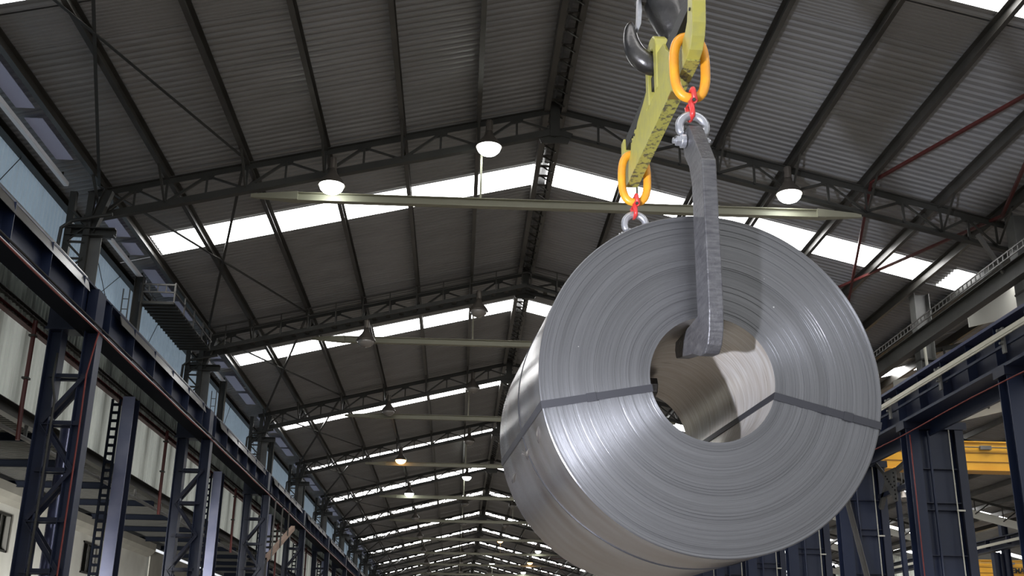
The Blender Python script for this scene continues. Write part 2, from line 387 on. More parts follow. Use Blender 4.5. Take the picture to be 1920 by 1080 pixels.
# sag wires on the blue sheets
for k in range(12):
    for a, b in ((9.4 + 8 * k, 12 + 8 * k), (13.0 + 8 * k, 10.4 + 8 * k), (17.3 + 8 * k - 8 + 4, 18.9 + 8 * k - 8 + 4)):
        mb = MB(); mb.tube([(XW + .06, a, 5.2), (XW + .06, b, 7.0)], .007, 5); build('sag_wire', mb, 'black', wl)
# roof strip with bluish glazing beside the eave
for k in range(13):
    for j, (a, b) in enumerate(((.9, 2.3), (2.6, 3.2), (4.0, 5.6), (5.9, 7.2))):
        y = 8 + 8 * k; x0, x1 = -6.17, -5.92; mb = MB()
        mb.box(x0, x1, y + a, y + b, zroof(x0) - .10, zroof(x0) - .09)
        o = build('eave_light_pane', mb, M.setdefault('eave_pane', emis('dim_bluish_glazing', (.30, .31, .42), .12)), roof1)
# white batten under the eave, one per bay
for k in range(11):
    y0 = 16 + 8 * k
    a, b = (4.5, 15.85) if k == 0 else (y0 - 8 + 2.1, y0 - 8 + 4.4)
    lab = 'long white batten under the eave in the nearest bay' if k == 0 else f'short white batten under the eave just past the {ORD[k-1]} roof truss'
    t = thing('eave_batten', lab, 'batten', (-6.22, (a + b) / 2, 7.05), 'white battens under the eave')
    mb = MB(); mb.sect((-6.22, a, 7.03), (-6.22, b, 7.03), 'C', -.06, .075, .01); build('channel', mb, 'gutter_white', t)
    mb = MB(); 
    for yy in (a + .2, (a + b) / 2, b - .2): mb.sect((-6.22, yy, 7.05), (-6.22, yy, 7.14), 'box', .03, .02)
    build('hanger', mb, 'steel_dark', t)

# crane girder on the left
XG = -5.55
g = thing('crane_girder', 'navy crane runway girder in front of the pale blue wall', 'crane girder', (XG, 30, 4.66))
mb = MB(); mb.box(-5.66, -5.64, -6, Y_END, 4.72, 5.33); build('web', mb, 'navy', g)
mb = MB(); mb.box(-5.95, XG + .02, -6, Y_END, 5.33, 5.36); build('top_flange', mb, 'navy', g)
mb = MB(); mb.box(-5.74, -5.44, -6, Y_END, 4.68, 4.73); build('bottom_flange', mb, 'matte_black', g)
mb = MB(); mb.sect((-5.75, -6, 5.40), (-5.75, Y_END, 5.40), 'I', .07, .08, .02); build('crane_rail', mb, 'steel_dark', g)
src = None
for i in range(0, 80):
    y = 8.6 + i * 1.333
    if src is None:
        mb = MB(); mb.box(-5.64, -5.50, y, y + .012, 4.73, 5.33); src = build('stiffener', mb, 'navy', g); y_s = y
    else: inst('stiffener', src, g, (0, y - y_s, 0))
src = None
for k in range(12):
    y = 8 + 8 * k
    if src is None:
        mb = MB(); mb.add([(XG + .06, y + 1.15, 5.17), (XG + .06, y + 7.5, 5.17), (XG - .005, y + 7.5, 5.40), (XG - .005, y + 1.15, 5.40),
                           (XG + .05, y + 1.15, 5.17), (XG + .05, y + 7.5, 5.17), (XG - .02, y + 7.5, 5.40), (XG - .02, y + 1.15, 5.40)],
                          [(0, 1, 2, 3), (7, 6, 5, 4), (0, 4, 5, 1), (1, 5, 6, 2), (2, 6, 7, 3), (3, 7, 4, 0)]); src = build('guard_plate', mb, 'guard', g)
    else: inst('guard_plate', src, g, (0, 8 * k, 0))
def cable(name, pts, r, m, label, cat='cable', group=None):
    mb = MB(); mb.tube(pts, r, 6); return build(name, mb, m, None, True, loc=pts[0], label=label, cat=cat, group=group)
cable('red_cable', [(-5.40, y, 4.66 - .02 * math.sin(y * .8) ** 2) for y in range(-4, 100)], .013, 'redcable', 'thin red cable running along the underside of the left navy crane girder')
cable('black_conduit', [(-5.415, -4, 4.745), (-5.415, 100, 4.745)], .016, 'black', 'black conduit running just above the red cable on the left crane girder')
cable('grey_conduit', [(-5.43, -4, 4.70), (-5.43, 100, 4.70)], .008, 'gutter_white', 'thin pale conduit running beside the black conduit on the left crane girder')
cable('red_drop_cable', [(-5.38, 15.80, 4.63), (-5.40, 15.79, 4.5), (-5.47, 15.79, 4.0), (-5.46, 15.79, 3.0), (-5.47, 15.79, .5), (-5.47, 15.79, FLOOR)], .013, 'redcable', 'red cable dropping down the inner leg of the nearest lattice column')

# lattice columns under the girder
def make_lattice(Y):
    t = thing('lattice_column', 'x', 'column', (-5.8, Y, FLOOR), 'navy lattice columns under the left crane girder')
    xo, xi = -6.04, -5.52
    for x in (xo, xi):
        mb = MB(); mb.sect((x, Y, FLOOR), (x, Y, 4.70), 'I', .24, .20, .014, up=(1, 0, 0)); build('leg', mb, 'navy', t)
    zs = [4.0, 3.30, 2.62, 1.92, 1.22, .52, -.18, -.88]
    for z in zs:
        for dy in (-.10, .10):
            mb = MB(); mb.sect((xo, Y + dy, z), (xi, Y + dy, z), 'L', .07, .07, .01); build('batten', mb, 'navy_dark', t)
    for i, (a, b) in enumerate(zip(zs[:-1], zs[1:])):
        for dy in (-.10, .10):
            p, q = ((xi, xo) if i % 2 == 0 else (xo, xi)); mb = MB(); mb.sect((p, Y + dy, a), (q, Y + dy, b), 'L', .06, .06, .01); build('diagonal', mb, 'navy_dark', t)
    mb = MB(); mb.box(xo - .12, xi - .14, Y - .16, Y + .16, 4.72, 5.10).box(xo - .14, xi - .13, Y - .18, Y + .18, 4.68, 4.72); build('cap', mb, 'navy_dark', t)
    mb = MB(); mb.box(xo - .2, xi + .2, Y - .2, Y + .2, FLOOR, FLOOR + .04); build('base_plate', mb, 'navy_dark', t)
    mb = MB(); mb.box(-5.62, -5.47, Y - .18, Y + .18, 4.74, 5.32); build('bearing_plate', mb, 'navy', t)
    return t
la = make_lattice(16.0)
def make_stub(Y):
    t = thing('roof_column', 'x', 'column', (-6, Y, 5.3), 'short lattice columns above the left crane girder')
    for x in (-6.12, -5.84):
        mb = MB(); mb.sect((x, Y - .03, 5.0), (x, Y - .03, 6.95), 'C', .08, .10, .01, up=(1, 0, 0)); build('leg', mb, 'steel_dark', t)
    z = 5.3; i = 0
    while z < 6.6:
        mb = MB(); mb.sect((-6.12, Y - .08, z), (-5.84, Y - .08, z), 'L', .04, .04, .008); build('batten', mb, 'steel_dark', t)
        a, b = (-6.12, -5.84) if i % 2 else (-5.84, -6.12); mb = MB(); mb.sect((a, Y - .08, z), (b, Y - .08, z + .27), 'L', .035, .035, .008); build('diagonal', mb, 'steel_dark', t)
        z += .27; i += 1
    mb = MB(); mb.box(-5.80, -5.62, Y + .02, Y + .04, 5.36, 6.3); build('flange_plate', mb, 'grey_col', t)
    mb = MB(); mb.sect((-6.15, Y - .05, 6.28), (-5.40, Y - .05, 6.28), 'C', .12, .13, .012); mb.sect((-5.80, Y, 6.3), (-5.6, Y, 7.0), 'I', .12, .14, .01); build('bracket_arm', mb, 'steel_dark', t)
    mb = MB(); mb.tube([(-6.2, Y - .15, 6.0), (-6.19, Y - .15, 6.3), (-6.05, Y - .15, 6.42), (-5.7, Y - .15, 6.50), (-5.45, Y - .15, 6.55)], .03, 8); build('bent_pipe', mb, 'steel_dark', t)
    return t
st = make_stub(16.0)
for k in range(11):
    l1 = f'navy lattice column with diagonal bracing, {ORD[k]} of its row from the camera' + (', red cable down its inner leg' if k == 0 else '')
    l2 = f'short dark lattice roof column on the girder line at the {ORD[k]} roof truss'
    if k == 0: la['label'] = l1; st['label'] = l2
    else: copy_tree(la, None, (0, 8 * k, 0), l1); copy_tree(st, None, (0, 8 * k, 0), l2)
# plate columns halfway between
def make_plate(Y):
    t = thing('plate_column', 'x', 'column', (-6.1, Y, FLOOR), 'navy plate columns between the lattice columns')
    mb = MB(); mb.box(-6.20, -5.98, Y - .02, Y, FLOOR, 4.66); build('front_flange', mb, M.setdefault('door_reflection', mat('navy_with_painted_reflection', (.30, .31, .42), .30, .45, (1.2, .6, (.10, .12, .22)))), t)  # navy lightened so the colour carries the bright door's reflection
    mb = MB(); mb.box(-6.10, -6.08, Y, Y + .3, FLOOR, 4.66); build('web', mb, 'navy_dark', t)
    mb = MB(); mb.box(-6.20, -5.98, Y + .3, Y + .32, FLOOR, 4.66); build('rear_flange', mb, 'navy_dark', t)
    for x in (-6.37, -6.23):
        mb = MB(); mb.sect((x, Y - .04, FLOOR), (x, Y - .04, 4.6), 'L', .04, .04, .006); build('ladder_rail', mb, 'matte_black', t)
    mb = MB(); z = FLOOR + .2
    while z < 4.6: mb.sect((-6.37, Y - .04, z), (-6.23, Y - .04, z), 'box', .03, .05); z += .15
    build('rung', mb, 'matte_black', t, kind='stuff')
    # the part above the girder
    mb = MB(); mb.sect((-6.18, Y, 5.2), (-6.18, Y, 7.0), 'I', .16, .16, .012, up=(1, 0, 0)); build('upper_shaft', mb, 'steel_dark', t)
    mb = MB()
    for x in (-6.42, -6.30): mb.sect((x, Y - .14, 5.2), (x, Y - .14, 6.7), 'box', .02, .02)
    z = 5.3
    while z < 6.7: mb.sect((-6.42, Y - .14, z), (-6.30, Y - .14, z), 'box', .015, .015); z += .2
    build('upper_ladder', mb, 'grey_col', t)
    return t
pc = make_plate(20.0)
for k in range(9):
    l = f'navy plate column with ladder, {ORD[k]} of its row, between lattice columns {k+1} and {k+2}'
    l = f'flat-faced navy plate column with side ladder, {ORD[k]} of its row from the camera'
    if k == 0: pc['label'] = l
    else: copy_tree(pc, None, (0, 8 * k, 0), l)
# downpipes, drain
dp = None
for k in range(9):
    y = 16 + 8 * k; l = f'dark red downpipe on the white cladding, {ORD[k]} from the camera'
    if dp is None:
        dp = thing('downpipe', l, 'downpipe', (-6.40, y, 3.1), 'dark red downpipes on the white cladding'); mb = MB(); mb.tube([(-6.40, y, 4.85), (-6.40, y, 3.55), (-6.38, y, 3.05)], .035, 8); build('pipe', mb, 'red', dp)
        mb = MB(); mb.box(-6.45, -6.36, y - .06, y + .06, 3.95, 3.98).box(-6.45, -6.36, y - .06, y + .06, 4.6, 4.63); build('clamp', mb, 'steel_dark', dp)
    else: copy_tree(dp, None, (0, 8 * k, 0), l)
mb = MB(); mb.tube([(-5.83, 16.30, 3.35), (-5.83, 16.3, FLOOR)], .075, 14); build('drain_pipe', mb, mat('steel_blue_pipe', (.10, .11, .2), .25, .4), None, True, loc=(-5.83, 16.3, FLOOR), label='shiny steel-blue pipe rising inside the nearest lattice column', cat='pipe')
mb = MB(); mb.tube([(-5.92, 15.77, 4.3), (-5.93, 15.77, 3.9), (-5.86, 15.77, 3.6), (-5.86, 15.77, FLOOR)], .017, 8); build('thin_conduit', mb, 'steel_dark', None, True, loc=(-5.86, 15.8, FLOOR), label='thin grey conduit bent at the top of the nearest lattice column', cat='conduit')
# side walkway under the eave
sw = thing('eave_walkway', 'railed metal walkway under the eave ending at the first plate column', 'walkway', (-5.8, 22, 6.3))
mb = MB(); mb.box(-6.15, -5.5, 20.0, 23.3, 6.50, 6.52)
for i in range(17): mb.box(-6.15, -5.5, 20.0 + i * .2, 20.02 + i * .2, 6.47, 6.50)
build('deck', mb, 'steel_dark', sw)
for x in (-6.15, -5.5):
    for z in (6.88, 6.70):
        mb = MB(); mb.sect((x, 20, z), (x, 23.3, z), 'box', .025, .025); build('handrail', mb, 'guard', sw)
    for i in range(5):
        mb = MB(); mb.sect((x, 20 + i * .8, 6.5), (x, 20 + i * .8, 6.88), 'box', .025, .025); build('rail_post', mb, 'guard', sw)
mb = MB(); mb.sect((-6.15, 20, 6.85), (-5.5, 20, 6.85), 'box', .03, .03).sect((-6.15, 20, 6.70), (-5.5, 20, 6.70), 'box', .025, .025)
for i in range(5): mb.sect((-6.15 + i * .16, 20, 6.70), (-6.15 + i * .16, 20, 6.86), 'box', .02, .02)
build('end_rail', mb, 'guard', sw)
# second walkway bracket lower down (below the girder in the distance)
bw = thing('service_platform', 'rusty braced platform hung under the crane girder in the distance', 'platform', (-5.2, 33, 2.6))
mb = MB(); mb.sect((-5.35, 36.5, 4.3), (-5.45, 32.3, 2.9), 'C', .12, .14, .012); build('inclined_stringer', mb, mat('rusty_primer', (.36, .25, .19), .7), bw)
mb = MB(); mb.sect((-5.45, 32.3, 2.9), (-5.45, 32.3, FLOOR), 'C', .12, .12, .012); build('post', mb, 'guard', bw)
for i in range(6):
    y = 32.6 + i * .65; z = 2.95 + i * .235; mb = MB(); mb.sect((-5.4, y, z), (-6.0, y + .2, z), 'L', .06, .06, .01); build('tread', mb, 'steel_dark', bw)
for y, z in ((32.5, 2.9), (33.9, 3.4), (35.2, 3.9)):
    mb = MB(); mb.tube([(-5.31, y, z), (-5.31, y - .1, z + 1.0), (-5.31, y - .05, 4.6)], .022, 6); build('hanger', mb, 'guard', bw)

# lean-to beyond the left wall: corrugated soffit and rendered wall
lt = thing('ceiling_leanto', None, None, kind='structure')
mb = MB(); corr(mb, 1.0, lambda y, d: (-6.66, y, 3.42 + d), lambda y, d: (-9.4, y, 3.46 + d), 7, .05); s0 = build('soffit_sheet', mb, mat('dark_soffit_sheet', (.045, .045, .04), .7), lt); s0.location = (0, 2, 0)
for i in range(3, 60): inst('soffit_sheet', s0, lt, (0, i, 0))
for i in range(0, 24):
    y = 3 + 2.4 * i; mb = MB(); mb.sect((-6.66, y, 3.36), (-8.9, y, 3.36), 'I', .08, .12, .01); build('soffit_rafter', mb, 'matte_black', lt)
wo = thing('wall_outer', None, None, kind='structure')
def wallseg(y0, y1, z0, z1): mbw.box(-9.15, -8.95, y0, y1, z0, z1)
mbw = MB(); WIN = [(17.4, 18.6), (19.9, 21.0), (22.0, 22.75), (24.75, 25.6), (27.3, 28.3)]
yy = 4.0
for a, b in WIN:
    wallseg(yy, a, FLOOR, 3.30); wallseg(a, b, FLOOR, 2.08); wallseg(a, b, 2.82, 3.30); yy = b
wallseg(yy, 33, FLOOR, 3.30)
build('rendered_wall', mbw, 'concrete', wo)
mb = MB(); mb.box(-9.15, -8.95, 33.35, 70, FLOOR, 3.22); build('rendered_wall', mb, 'concrete_dark', wo)
mb = MB(); mb.prism([(-9.15, 3.30), (-8.72, 3.34), (-8.72, 3.16), (-8.80, 3.06), (-8.95, 2.98), (-9.15, 2.98)], lambda p: (p[0], 4, p[1]), lambda p: (p[0], 33, p[1])); build('ledge', mb, 'concrete_dark', wo)
for i, (a, b) in enumerate(WIN):
    wn = thing(f'window_{i+1}', None, None, (-9, (a + b) / 2, 2.1), kind='structure')
    mb = MB(); mb.box(-9.06, -9.05, a, b, 2.08, 2.82); build('pane', mb, 'glass_dark', wn)
    mb = MB(); mb.box(-9.05, -8.93, a, a + .05, 2.08, 2.82).box(-9.05, -8.93, b - .05, b, 2.08, 2.82).box(-9.05, -8.93, a, b, 2.08, 2.12).box(-9.05, -8.93, a, b, 2.78, 2.82).box(-9.05, -8.97, (a + b) / 2 - .025, (a + b) / 2 + .025, 2.1, 2.8)
    build('window_frame', mb, 'steel_dark', wn)

# ------------------------------------------------------------------ right side of the hall
XG2 = 8.30
g2 = thing('crane_girder', 'navy crane runway girder with a cream rail, behind the coil', 'crane girder', (XG2, 30, 4.55))
mb = MB(); mb.box(8.50, 8.52, 2, Y_END, 4.60, 5.25); build('web', mb, 'navy_dark', g2)
mb = MB(); mb.box(XG2, 8.85, 2, Y_END, 5.24, 5.29); build('top_flange', mb, mat('worn_navy_flange', (.05, .06, .13), .4), g2)
mb = MB(); mb.box(XG2 + .02, 8.80, 2, Y_END, 4.55, 4.60); build('bottom_flange', mb, 'navy', g2)
mb = MB(); mb.sect((8.6, 2, 5.33), (8.6, Y_END, 5.33), 'I', .07, .08, .02); build('crane_rail', mb, 'steel_dark', g2)
mb = MB(); mb.box(8.80, 8.86, 2, Y_END, 4.32, 4.55); build('bracing_channel', mb, 'navy', g2)
src = None
for i in range(60):
    y = 12.2 + i * 1.0
    if src is None: mb = MB(); mb.box(8.34, 8.50, y, y + .012, 4.62, 5.24); src = build('stiffener', mb, 'navy', g2)
    else: inst('stiffener', src, g2, (0, i, 0))
cr = thing('conductor_rail', 'cream enclosed conductor rail bracketed to the right crane girder', 'conductor rail', (8.15, 30, 4.95))
mb = MB(); mb.sect((8.12, 2, 4.94), (8.12, 100, 4.94), 'box', .04, .07).sect((8.12, 2, 4.89), (8.12, 100, 4.89), 'box', .02, .03); build('rail_housing', mb, 'rail', cr)
mb0 = None
for i in range(24):
    y = 13.3 + i * 2.3
    if mb0 is None:
        mb = MB(); mb.box(8.10, 8.34, y, y + .05, 4.99, 5.03).box(8.12, 8.30, y, y + .05, 4.80, 4.83).box(8.17, 8.20, y - .02, y + .07, 4.66, 5.06); mb0 = build('rail_bracket', mb, 'grey_col', cr)
    else: inst('rail_bracket', mb0, cr, (0, 2.3 * i, 0))
mb = MB(); mb.sect((8.22, 2, 4.80), (8.22, 100, 4.80), 'L', .04, .04, .008); build('lower_track', mb, 'navy', cr)
cable('red_cable', [(8.24, y, 4.30 - .03 * math.sin(y * .55) ** 2) for y in range(3, 90)], .012, 'redcable', 'thin red cable strung below the right navy crane girder')
# built-up columns
def make_rcol(Y):
    t = thing('box_column', 'x', 'column', (8.9, Y, FLOOR), 'navy built-up columns under the right crane girder')
    mb = MB(); mb.box(8.35, 8.60, Y - .02, Y, FLOOR, 4.55).box(8.35, 8.60, Y + .26, Y + .28, FLOOR, 4.55).box(8.46, 8.48, Y, Y + .26, FLOOR, 4.55); build('inner_leg', mb, 'navy', t)
    mb = MB(); mb.box(8.60, 9.30, Y + .12, Y + .14, FLOOR, 4.5); build('web_plate', mb, 'navy', t)
    mb = MB(); mb.box(9.28, 9.44, Y - .02, Y + .0, FLOOR, 4.5).box(9.28, 9.44, Y + .26, Y + .28, FLOOR, 4.5).box(9.35, 9.37, Y, Y + .26, FLOOR, 4.5); build('outer_leg', mb, 'navy_dark', t)
    for z in (3.68, 3.05, 2.92, 2.1, 1.3, .5, -.4):
        mb = MB(); mb.box(8.60, 9.28, Y + .02, Y + .12, z, z + .015); build('stiffener', mb, 'navy_dark', t)
    mb = MB(); mb.tube([(8.78, Y + .02, 4.4), (8.80, Y + .02, FLOOR)], .028, 8); build('navy_conduit', mb, 'navy', t)
    mb = MB(); mb.tube([(9.16, Y - .03, 4.5), (9.18, Y - .03, FLOOR)], .012, 6); mb.box(9.15, 9.30, Y - .05, Y - .02, 2.9, 2.93); build('pale_conduit', mb, 'rail', t)
    mb = MB(); mb.box(8.3, 9.5, Y - .06, Y + .32, 4.42, 4.56); build('cap', mb, 'navy_dark', t)
    return t
rc = make_rcol(20.0)
idx = 0
RN = {16: 'cut off by the right edge of the photo', 20: 'wide one standing alone between coil and photo edge', 24: 'first seen beside the coil rim', 28: 'second emerging from behind the coil rim'}
ys = list(range(16, 77, 4))
for i, y in enumerate(ys):
    l = f'navy built-up steel column right of the coil, {RN[y]}' if y in RN else f'distant navy built-up column, {ORD[i-4]} past those beside the coil rim'
    if y == 20: rc['label'] = l
    else: copy_tree(rc, None, (0, y - 20, 0), l)
# red cable down the second box column
cable('red_drop_cable', [(8.40, 19.94, 4.3), (8.40, 19.94, 2), (8.42, 19.94, FLOOR)], .012, 'redcable', 'red cable running down the widest navy column right of the coil')
# grey roof columns above
def make_gcol(Y):
    t = thing('grey_roof_column', 'x', 'column', (8.9, Y, 5.3), 'grey roof columns above the right crane girder')
    mb = MB(); mb.sect((8.90, Y, 5.3), (8.90, Y, 7.1), 'I', .26, .30, .014, up=(1, 0, 0)); build('shaft', mb, 'grey_col', t)
    mb = MB(); mb.box(8.74, 9.06, Y - .14, Y + .14, 5.75, 5.78); build('stiffener', mb, 'steel_dark', t)
    mb = MB(); mb.tube([(8.82, Y - .17, 6.1), (8.84, Y - .17, 5.3)], .03, 8); build('downspout', mb, 'rail', t)
    return t
gc = make_gcol(20.0)
for i, y in enumerate(range(12, 61, 4)):
    l = f'grey roof column above the right crane girder, {ORD[i]} from the camera'
    if y == 20: gc['label'] = l
    else: copy_tree(gc, None, (0, y - 20, 0), l)
vb = thing('valley_beam', 'dark beam along the right eave, under the cable ladder', 'beam', (8.5, 30, 5.9))
mb = MB(); mb.sect((8.55, 2, 6.0), (8.55, Y_END, 6.0), 'I', .16, .30, .014); build('beam', mb, 'steel_dark', vb)
mb = MB(); mb.prism([(9.42, 7.05), (9.42, 6.90), (9.8, 6.90), (9.8, 7.05), (9.78, 7.05), (9.78, 6.92), (9.44, 6.92), (9.44, 7.05)], lambda p: (p[0], 2, p[1]), lambda p: (p[0], Y_END, p[1])); build('gutter', mb, 'steel_dark', vb)
for k in range(12):
    y = 16 + 8 * k; mb = MB(); mb.sect((8.55, y, 6.1), (8.2, y, 6.75), 'L', .06, .06, .01); build('strut', mb, 'guard', vb)
cl = thing('cable_ladder', 'galvanised cable ladder running along the right eave beam', 'cable ladder', (8.42, 30, 6.2))
for dz in (0, .10):
    mb = MB(); mb.sect((8.40, 2, 6.18 + dz), (8.40, 90, 6.18 + dz), 'box', .015, .022); build('side_rail', mb, 'guard', cl)
r0 = None
for i in range(290):
    y = 12 + i * .16
    if r0 is None: mb = MB(); mb.box(8.395, 8.405, y, y + .03, 6.18, 6.28); r0 = build('rung', mb, 'guard', cl)
    else: inst('rung', r0, cl, (0, i * .16, 0))
# bracing between the two columns beside the coil
kb = thing('column_bracing', 'steel bracing with drilled gusset plate between navy columns beside the coil rim', 'bracing', (9.2, 22, 3))
P = [(9.25, 20.4, 4.5), (9.25, 23.3, 4.08), (9.25, 23.9, 4.5), (9.25, 23.6, 2.3)]
for a, b, m in ((P[0], P[1], 'grey_col'), (P[1], P[2], 'grey_col'), (P[1], (9.25, 23.9, 3.5), 'grey_col'), ((9.25, 22.9, 3.9), (9.25, 22.9, FLOOR), 'navy'), ((9.25, 20.3, 3.75), (9.25, 23.9, 3.75), 'navy_dark'), ((8.45, 23.9, 4.0), (8.45, 22.2, .4), 'guard')):
    mb = MB(); mb.sect(a, b, 'L', .09, .09, .012); build('brace', mb, m, kb)
mb = MB(); mb.prism([(22.75, 4.2), (23.5, 4.2), (23.35, 3.9), (22.95, 3.5), (22.8, 3.5)], lambda p: (9.19, p[0], p[1]), lambda p: (9.21, p[0], p[1])); gp = build('gusset_plate', mb, 'grey_col', kb)
mb = MB()
for i in range(7): mb.tube([(9.17, 22.86, 4.1 - i * .09), (9.195, 22.86, 4.1 - i * .09)], .018, 8)
for i in range(5): mb.tube([(9.17, 23.3 - i * .08, 4.1 - i * .07), (9.195, 23.3 - i * .08, 4.1 - i * .07)], .018, 8)
build('bolt', mb, 'black', gp, kind='stuff')

# ------------------------------------------------------------------ neighbouring halls
XR2 = XR + HL + HR; XR3 = XR2 + HL + HR
roof2 = make_roof('ceiling_second_hall', XR2, 8, 10, 90)
roof3 = make_roof('ceiling_third_hall', XR3, 24, 8, 88)
for dx in PURL:
    for (rt, xr_, ya, yb) in ((roof2, XR2, 8, 88), (roof3, XR3, 24, 72)):
        x = xr_ + dx; mb = MB(); mb.sect((x, ya, zroof(x, xr_) - .13), (x, yb, zroof(x, xr_) - .13), 'C', .075, .19, .008); build('purlin', mb, 'purlin', rt)
def make_truss2(Y):
    t = thing('white_roof_truss', 'x', 'roof truss', (XR2, Y, ZR - .8), 'white roof trusses of the second hall')
    zr = lambda x: zroof(x, XR2)
    for sg in (-1, 1):
        xe = XR2 + sg * 7.7
        mb = MB(); mb.sect((XR2, Y, ZR - .3), (xe, Y, zr(xe) - .3), 'T', .1, .1, .012); build('upper_chord', mb, 'steel_dark', t)
        mb = MB(); mb.prism([(0, 0), (7.7, -SL * 7.7), (7.7, -SL * 7.7 - .36), (0, -.36)], lambda p: (XR2 + sg * p[0], Y - .02, ZR - .78 + p[1]), lambda p: (XR2 + sg * p[0], Y + .02, ZR - .78 + p[1])); build('lower_chord_plate', mb, 'white_paint', t)
        for i in range(6):
            a = XR2 + sg * (.3 + 1.23 * i); b = a + sg * .7
            mb = MB(); mb.sect((a, Y - .04, zr(a) - .95), (b, Y - .04, zr(b) - .3), 'L', .05, .05, .008); build('diagonal', mb, 'steel_dark', t)
            mb = MB(); mb.sect((a, Y - .05, zr(a) - .8), (a, Y - .05, zr(a) - .3), 'L', .05, .05, .008); build('web_post', mb, 'steel_dark', t)
    return t
t2 = make_truss2(24.0)
for k in range(-1, 7):
    l = f'white-plated roof truss of the second hall, {ORD[k+1]} from the camera'
    if k == 0: t2['label'] = l
    else: copy_tree(t2, None, (0, 8 * k, 0), l)
mb = MB(); mb.add([(9.5, 19.3, 6.25), (12.6, 19.3, 7.05), (12.6, 19.3, 7.75), (9.5, 19.3, 7.0), (9.5, 19.34, 6.25), (12.6, 19.34, 7.05), (12.6, 19.34, 7.75), (9.5, 19.34, 7.0)],
                  [(0, 1, 2, 3), (7, 6, 5, 4), (0, 4, 5, 1), (1, 5, 6, 2), (2, 6, 7, 3), (3, 7, 4, 0)])
build('white_infill_panel', mb, 'white_paint', None, loc=(9.5, 19.3, 6.25), label='large white infill panel under the second hall roof above the right girder', cat='panel')
# hall two, lamps
for i, (x, y, z, l) in enumerate(((16.4, 34, 8.25, 'bell lamp hanging in the second hall, between the two widest navy columns'), (18.0, 44, 6.9, 'pale bell lamp in the second hall, seen beside the drilled gusset plate'), (23, 52, 6.2, 'pale bell lamp in the second hall, low beside the distant navy column'))):
    c = copy_tree(protos['o'], None, None, l); c.location = (x, y, z); c['group'] = 'bell lamps in the second hall'
    mb = MB(); mb.tube([(x, y, z + .55), (x, y, zroof(x, XR2) - .03)], .02, 6); build('hanging_rod', mb, 'steel_dark', c)
# fluorescent fittings visible under the coil rim
for i, (x, y, z, l) in enumerate(((16.6, 54, 4.6, 'lit fluorescent fitting in the second hall, just below the coil rim'), (14.0, 54, 3.7, 'lit fluorescent fitting in the second hall, low between distant navy columns'))):
    t = thing('fluorescent_fitting', l, 'lamp', (x, y, z), 'lit fluorescent fittings in the second hall')
    mb = MB(); mb.sect((x - .65, y, z), (x + .65, y, z - .15), 'box', .16, .12); build('tube', mb, 'tube', t)
    mb = MB(); mb.sect((x - .7, y, z + .09), (x + .7, y, z - .06), 'box', .22, .05); mb.tube([(x - .6, y, z + .1), (x - .6, y, zroof(x, XR2) - .5)], .01, 5); build('housing', mb, 'guard', t)
# crane girder and columns on the far side of hall two
g3 = thing('crane_girder', 'navy crane girder with cream rail on the far side of the second hall', 'crane girder', (XR2 + 6.8, 40, 4.6))
x = XR2 + 6.8
mb = MB(); mb.sect((x, 16, 5.75), (x, 88, 5.75), 'I', .35, .55, .03); build('beam', mb, 'navy_dark', g3)
mb = MB(); mb.sect((x - .3, 16, 5.72), (x - .3, 88, 5.72), 'box', .06, .12); build('cream_rail', mb, 'rail', g3)
mb = MB()
for i in range(30): mb.box(x - .3, x - .1, 20 + 2 * i, 20.06 + 2 * i, 5.6, 5.95)
build('bracket', mb, 'navy_dark', g3, kind='stuff')
def make_fcol(Y):
    t = thing('far_column', 'x', 'column', (x + .4, Y, FLOOR), 'navy columns on the far side of the second hall')
    mb = MB(); mb.sect((x + .1, Y, FLOOR), (x + .1, Y, 5.45), 'I', .3, .3, .02, up=(1, 0, 0)).sect((x + .6, Y, FLOOR), (x + .6, Y, 7), 'I', .3, .3, .02, up=(1, 0, 0)); build('leg', mb, 'navy', t)
    mb = MB(); mb.box(x + .1, x + .6, Y, Y + .02, FLOOR, 5.4); build('web_plate', mb, 'navy_dark', t)
    for a in (3.5, 1.2): mb = MB(); mb.sect((x + .1, Y + .1, a), (x + .1, Y + 6, a - 2.4), 'L', .1, .1, .015); build('diagonal', mb, 'grey_col', t)
    return t
fc = make_fcol(50.0)
for k, y in enumerate((42.0, 50.0, 58.0, 66.0, 74.0)):
    l = f'far-side navy column of the second hall, {ORD[k]} from the camera'
    if y == 50.0: fc['label'] = l
    else: copy_tree(fc, None, (0, y - 50.0, 0), l)
mb = MB()
mb.box(41.9, 42.1, 8, 92, FLOOR, 7.6); build('wall_third_hall', mb, 'concrete_dark', kind='structure')
wr = thing('wall_right', None, None, kind='structure')
mb = MB(); corr(mb, 1.0, lambda y, d: (y, 86 + d, FLOOR), lambda y, d: (y, 86 + d, 9.2), 3, .05); s0 = build('cladding_sheet', mb, 'white_sheet', wr); s0.location = (10, 0, 0)
for i in range(11, 41): inst('cladding_sheet', s0, wr, (i, 0, 0))
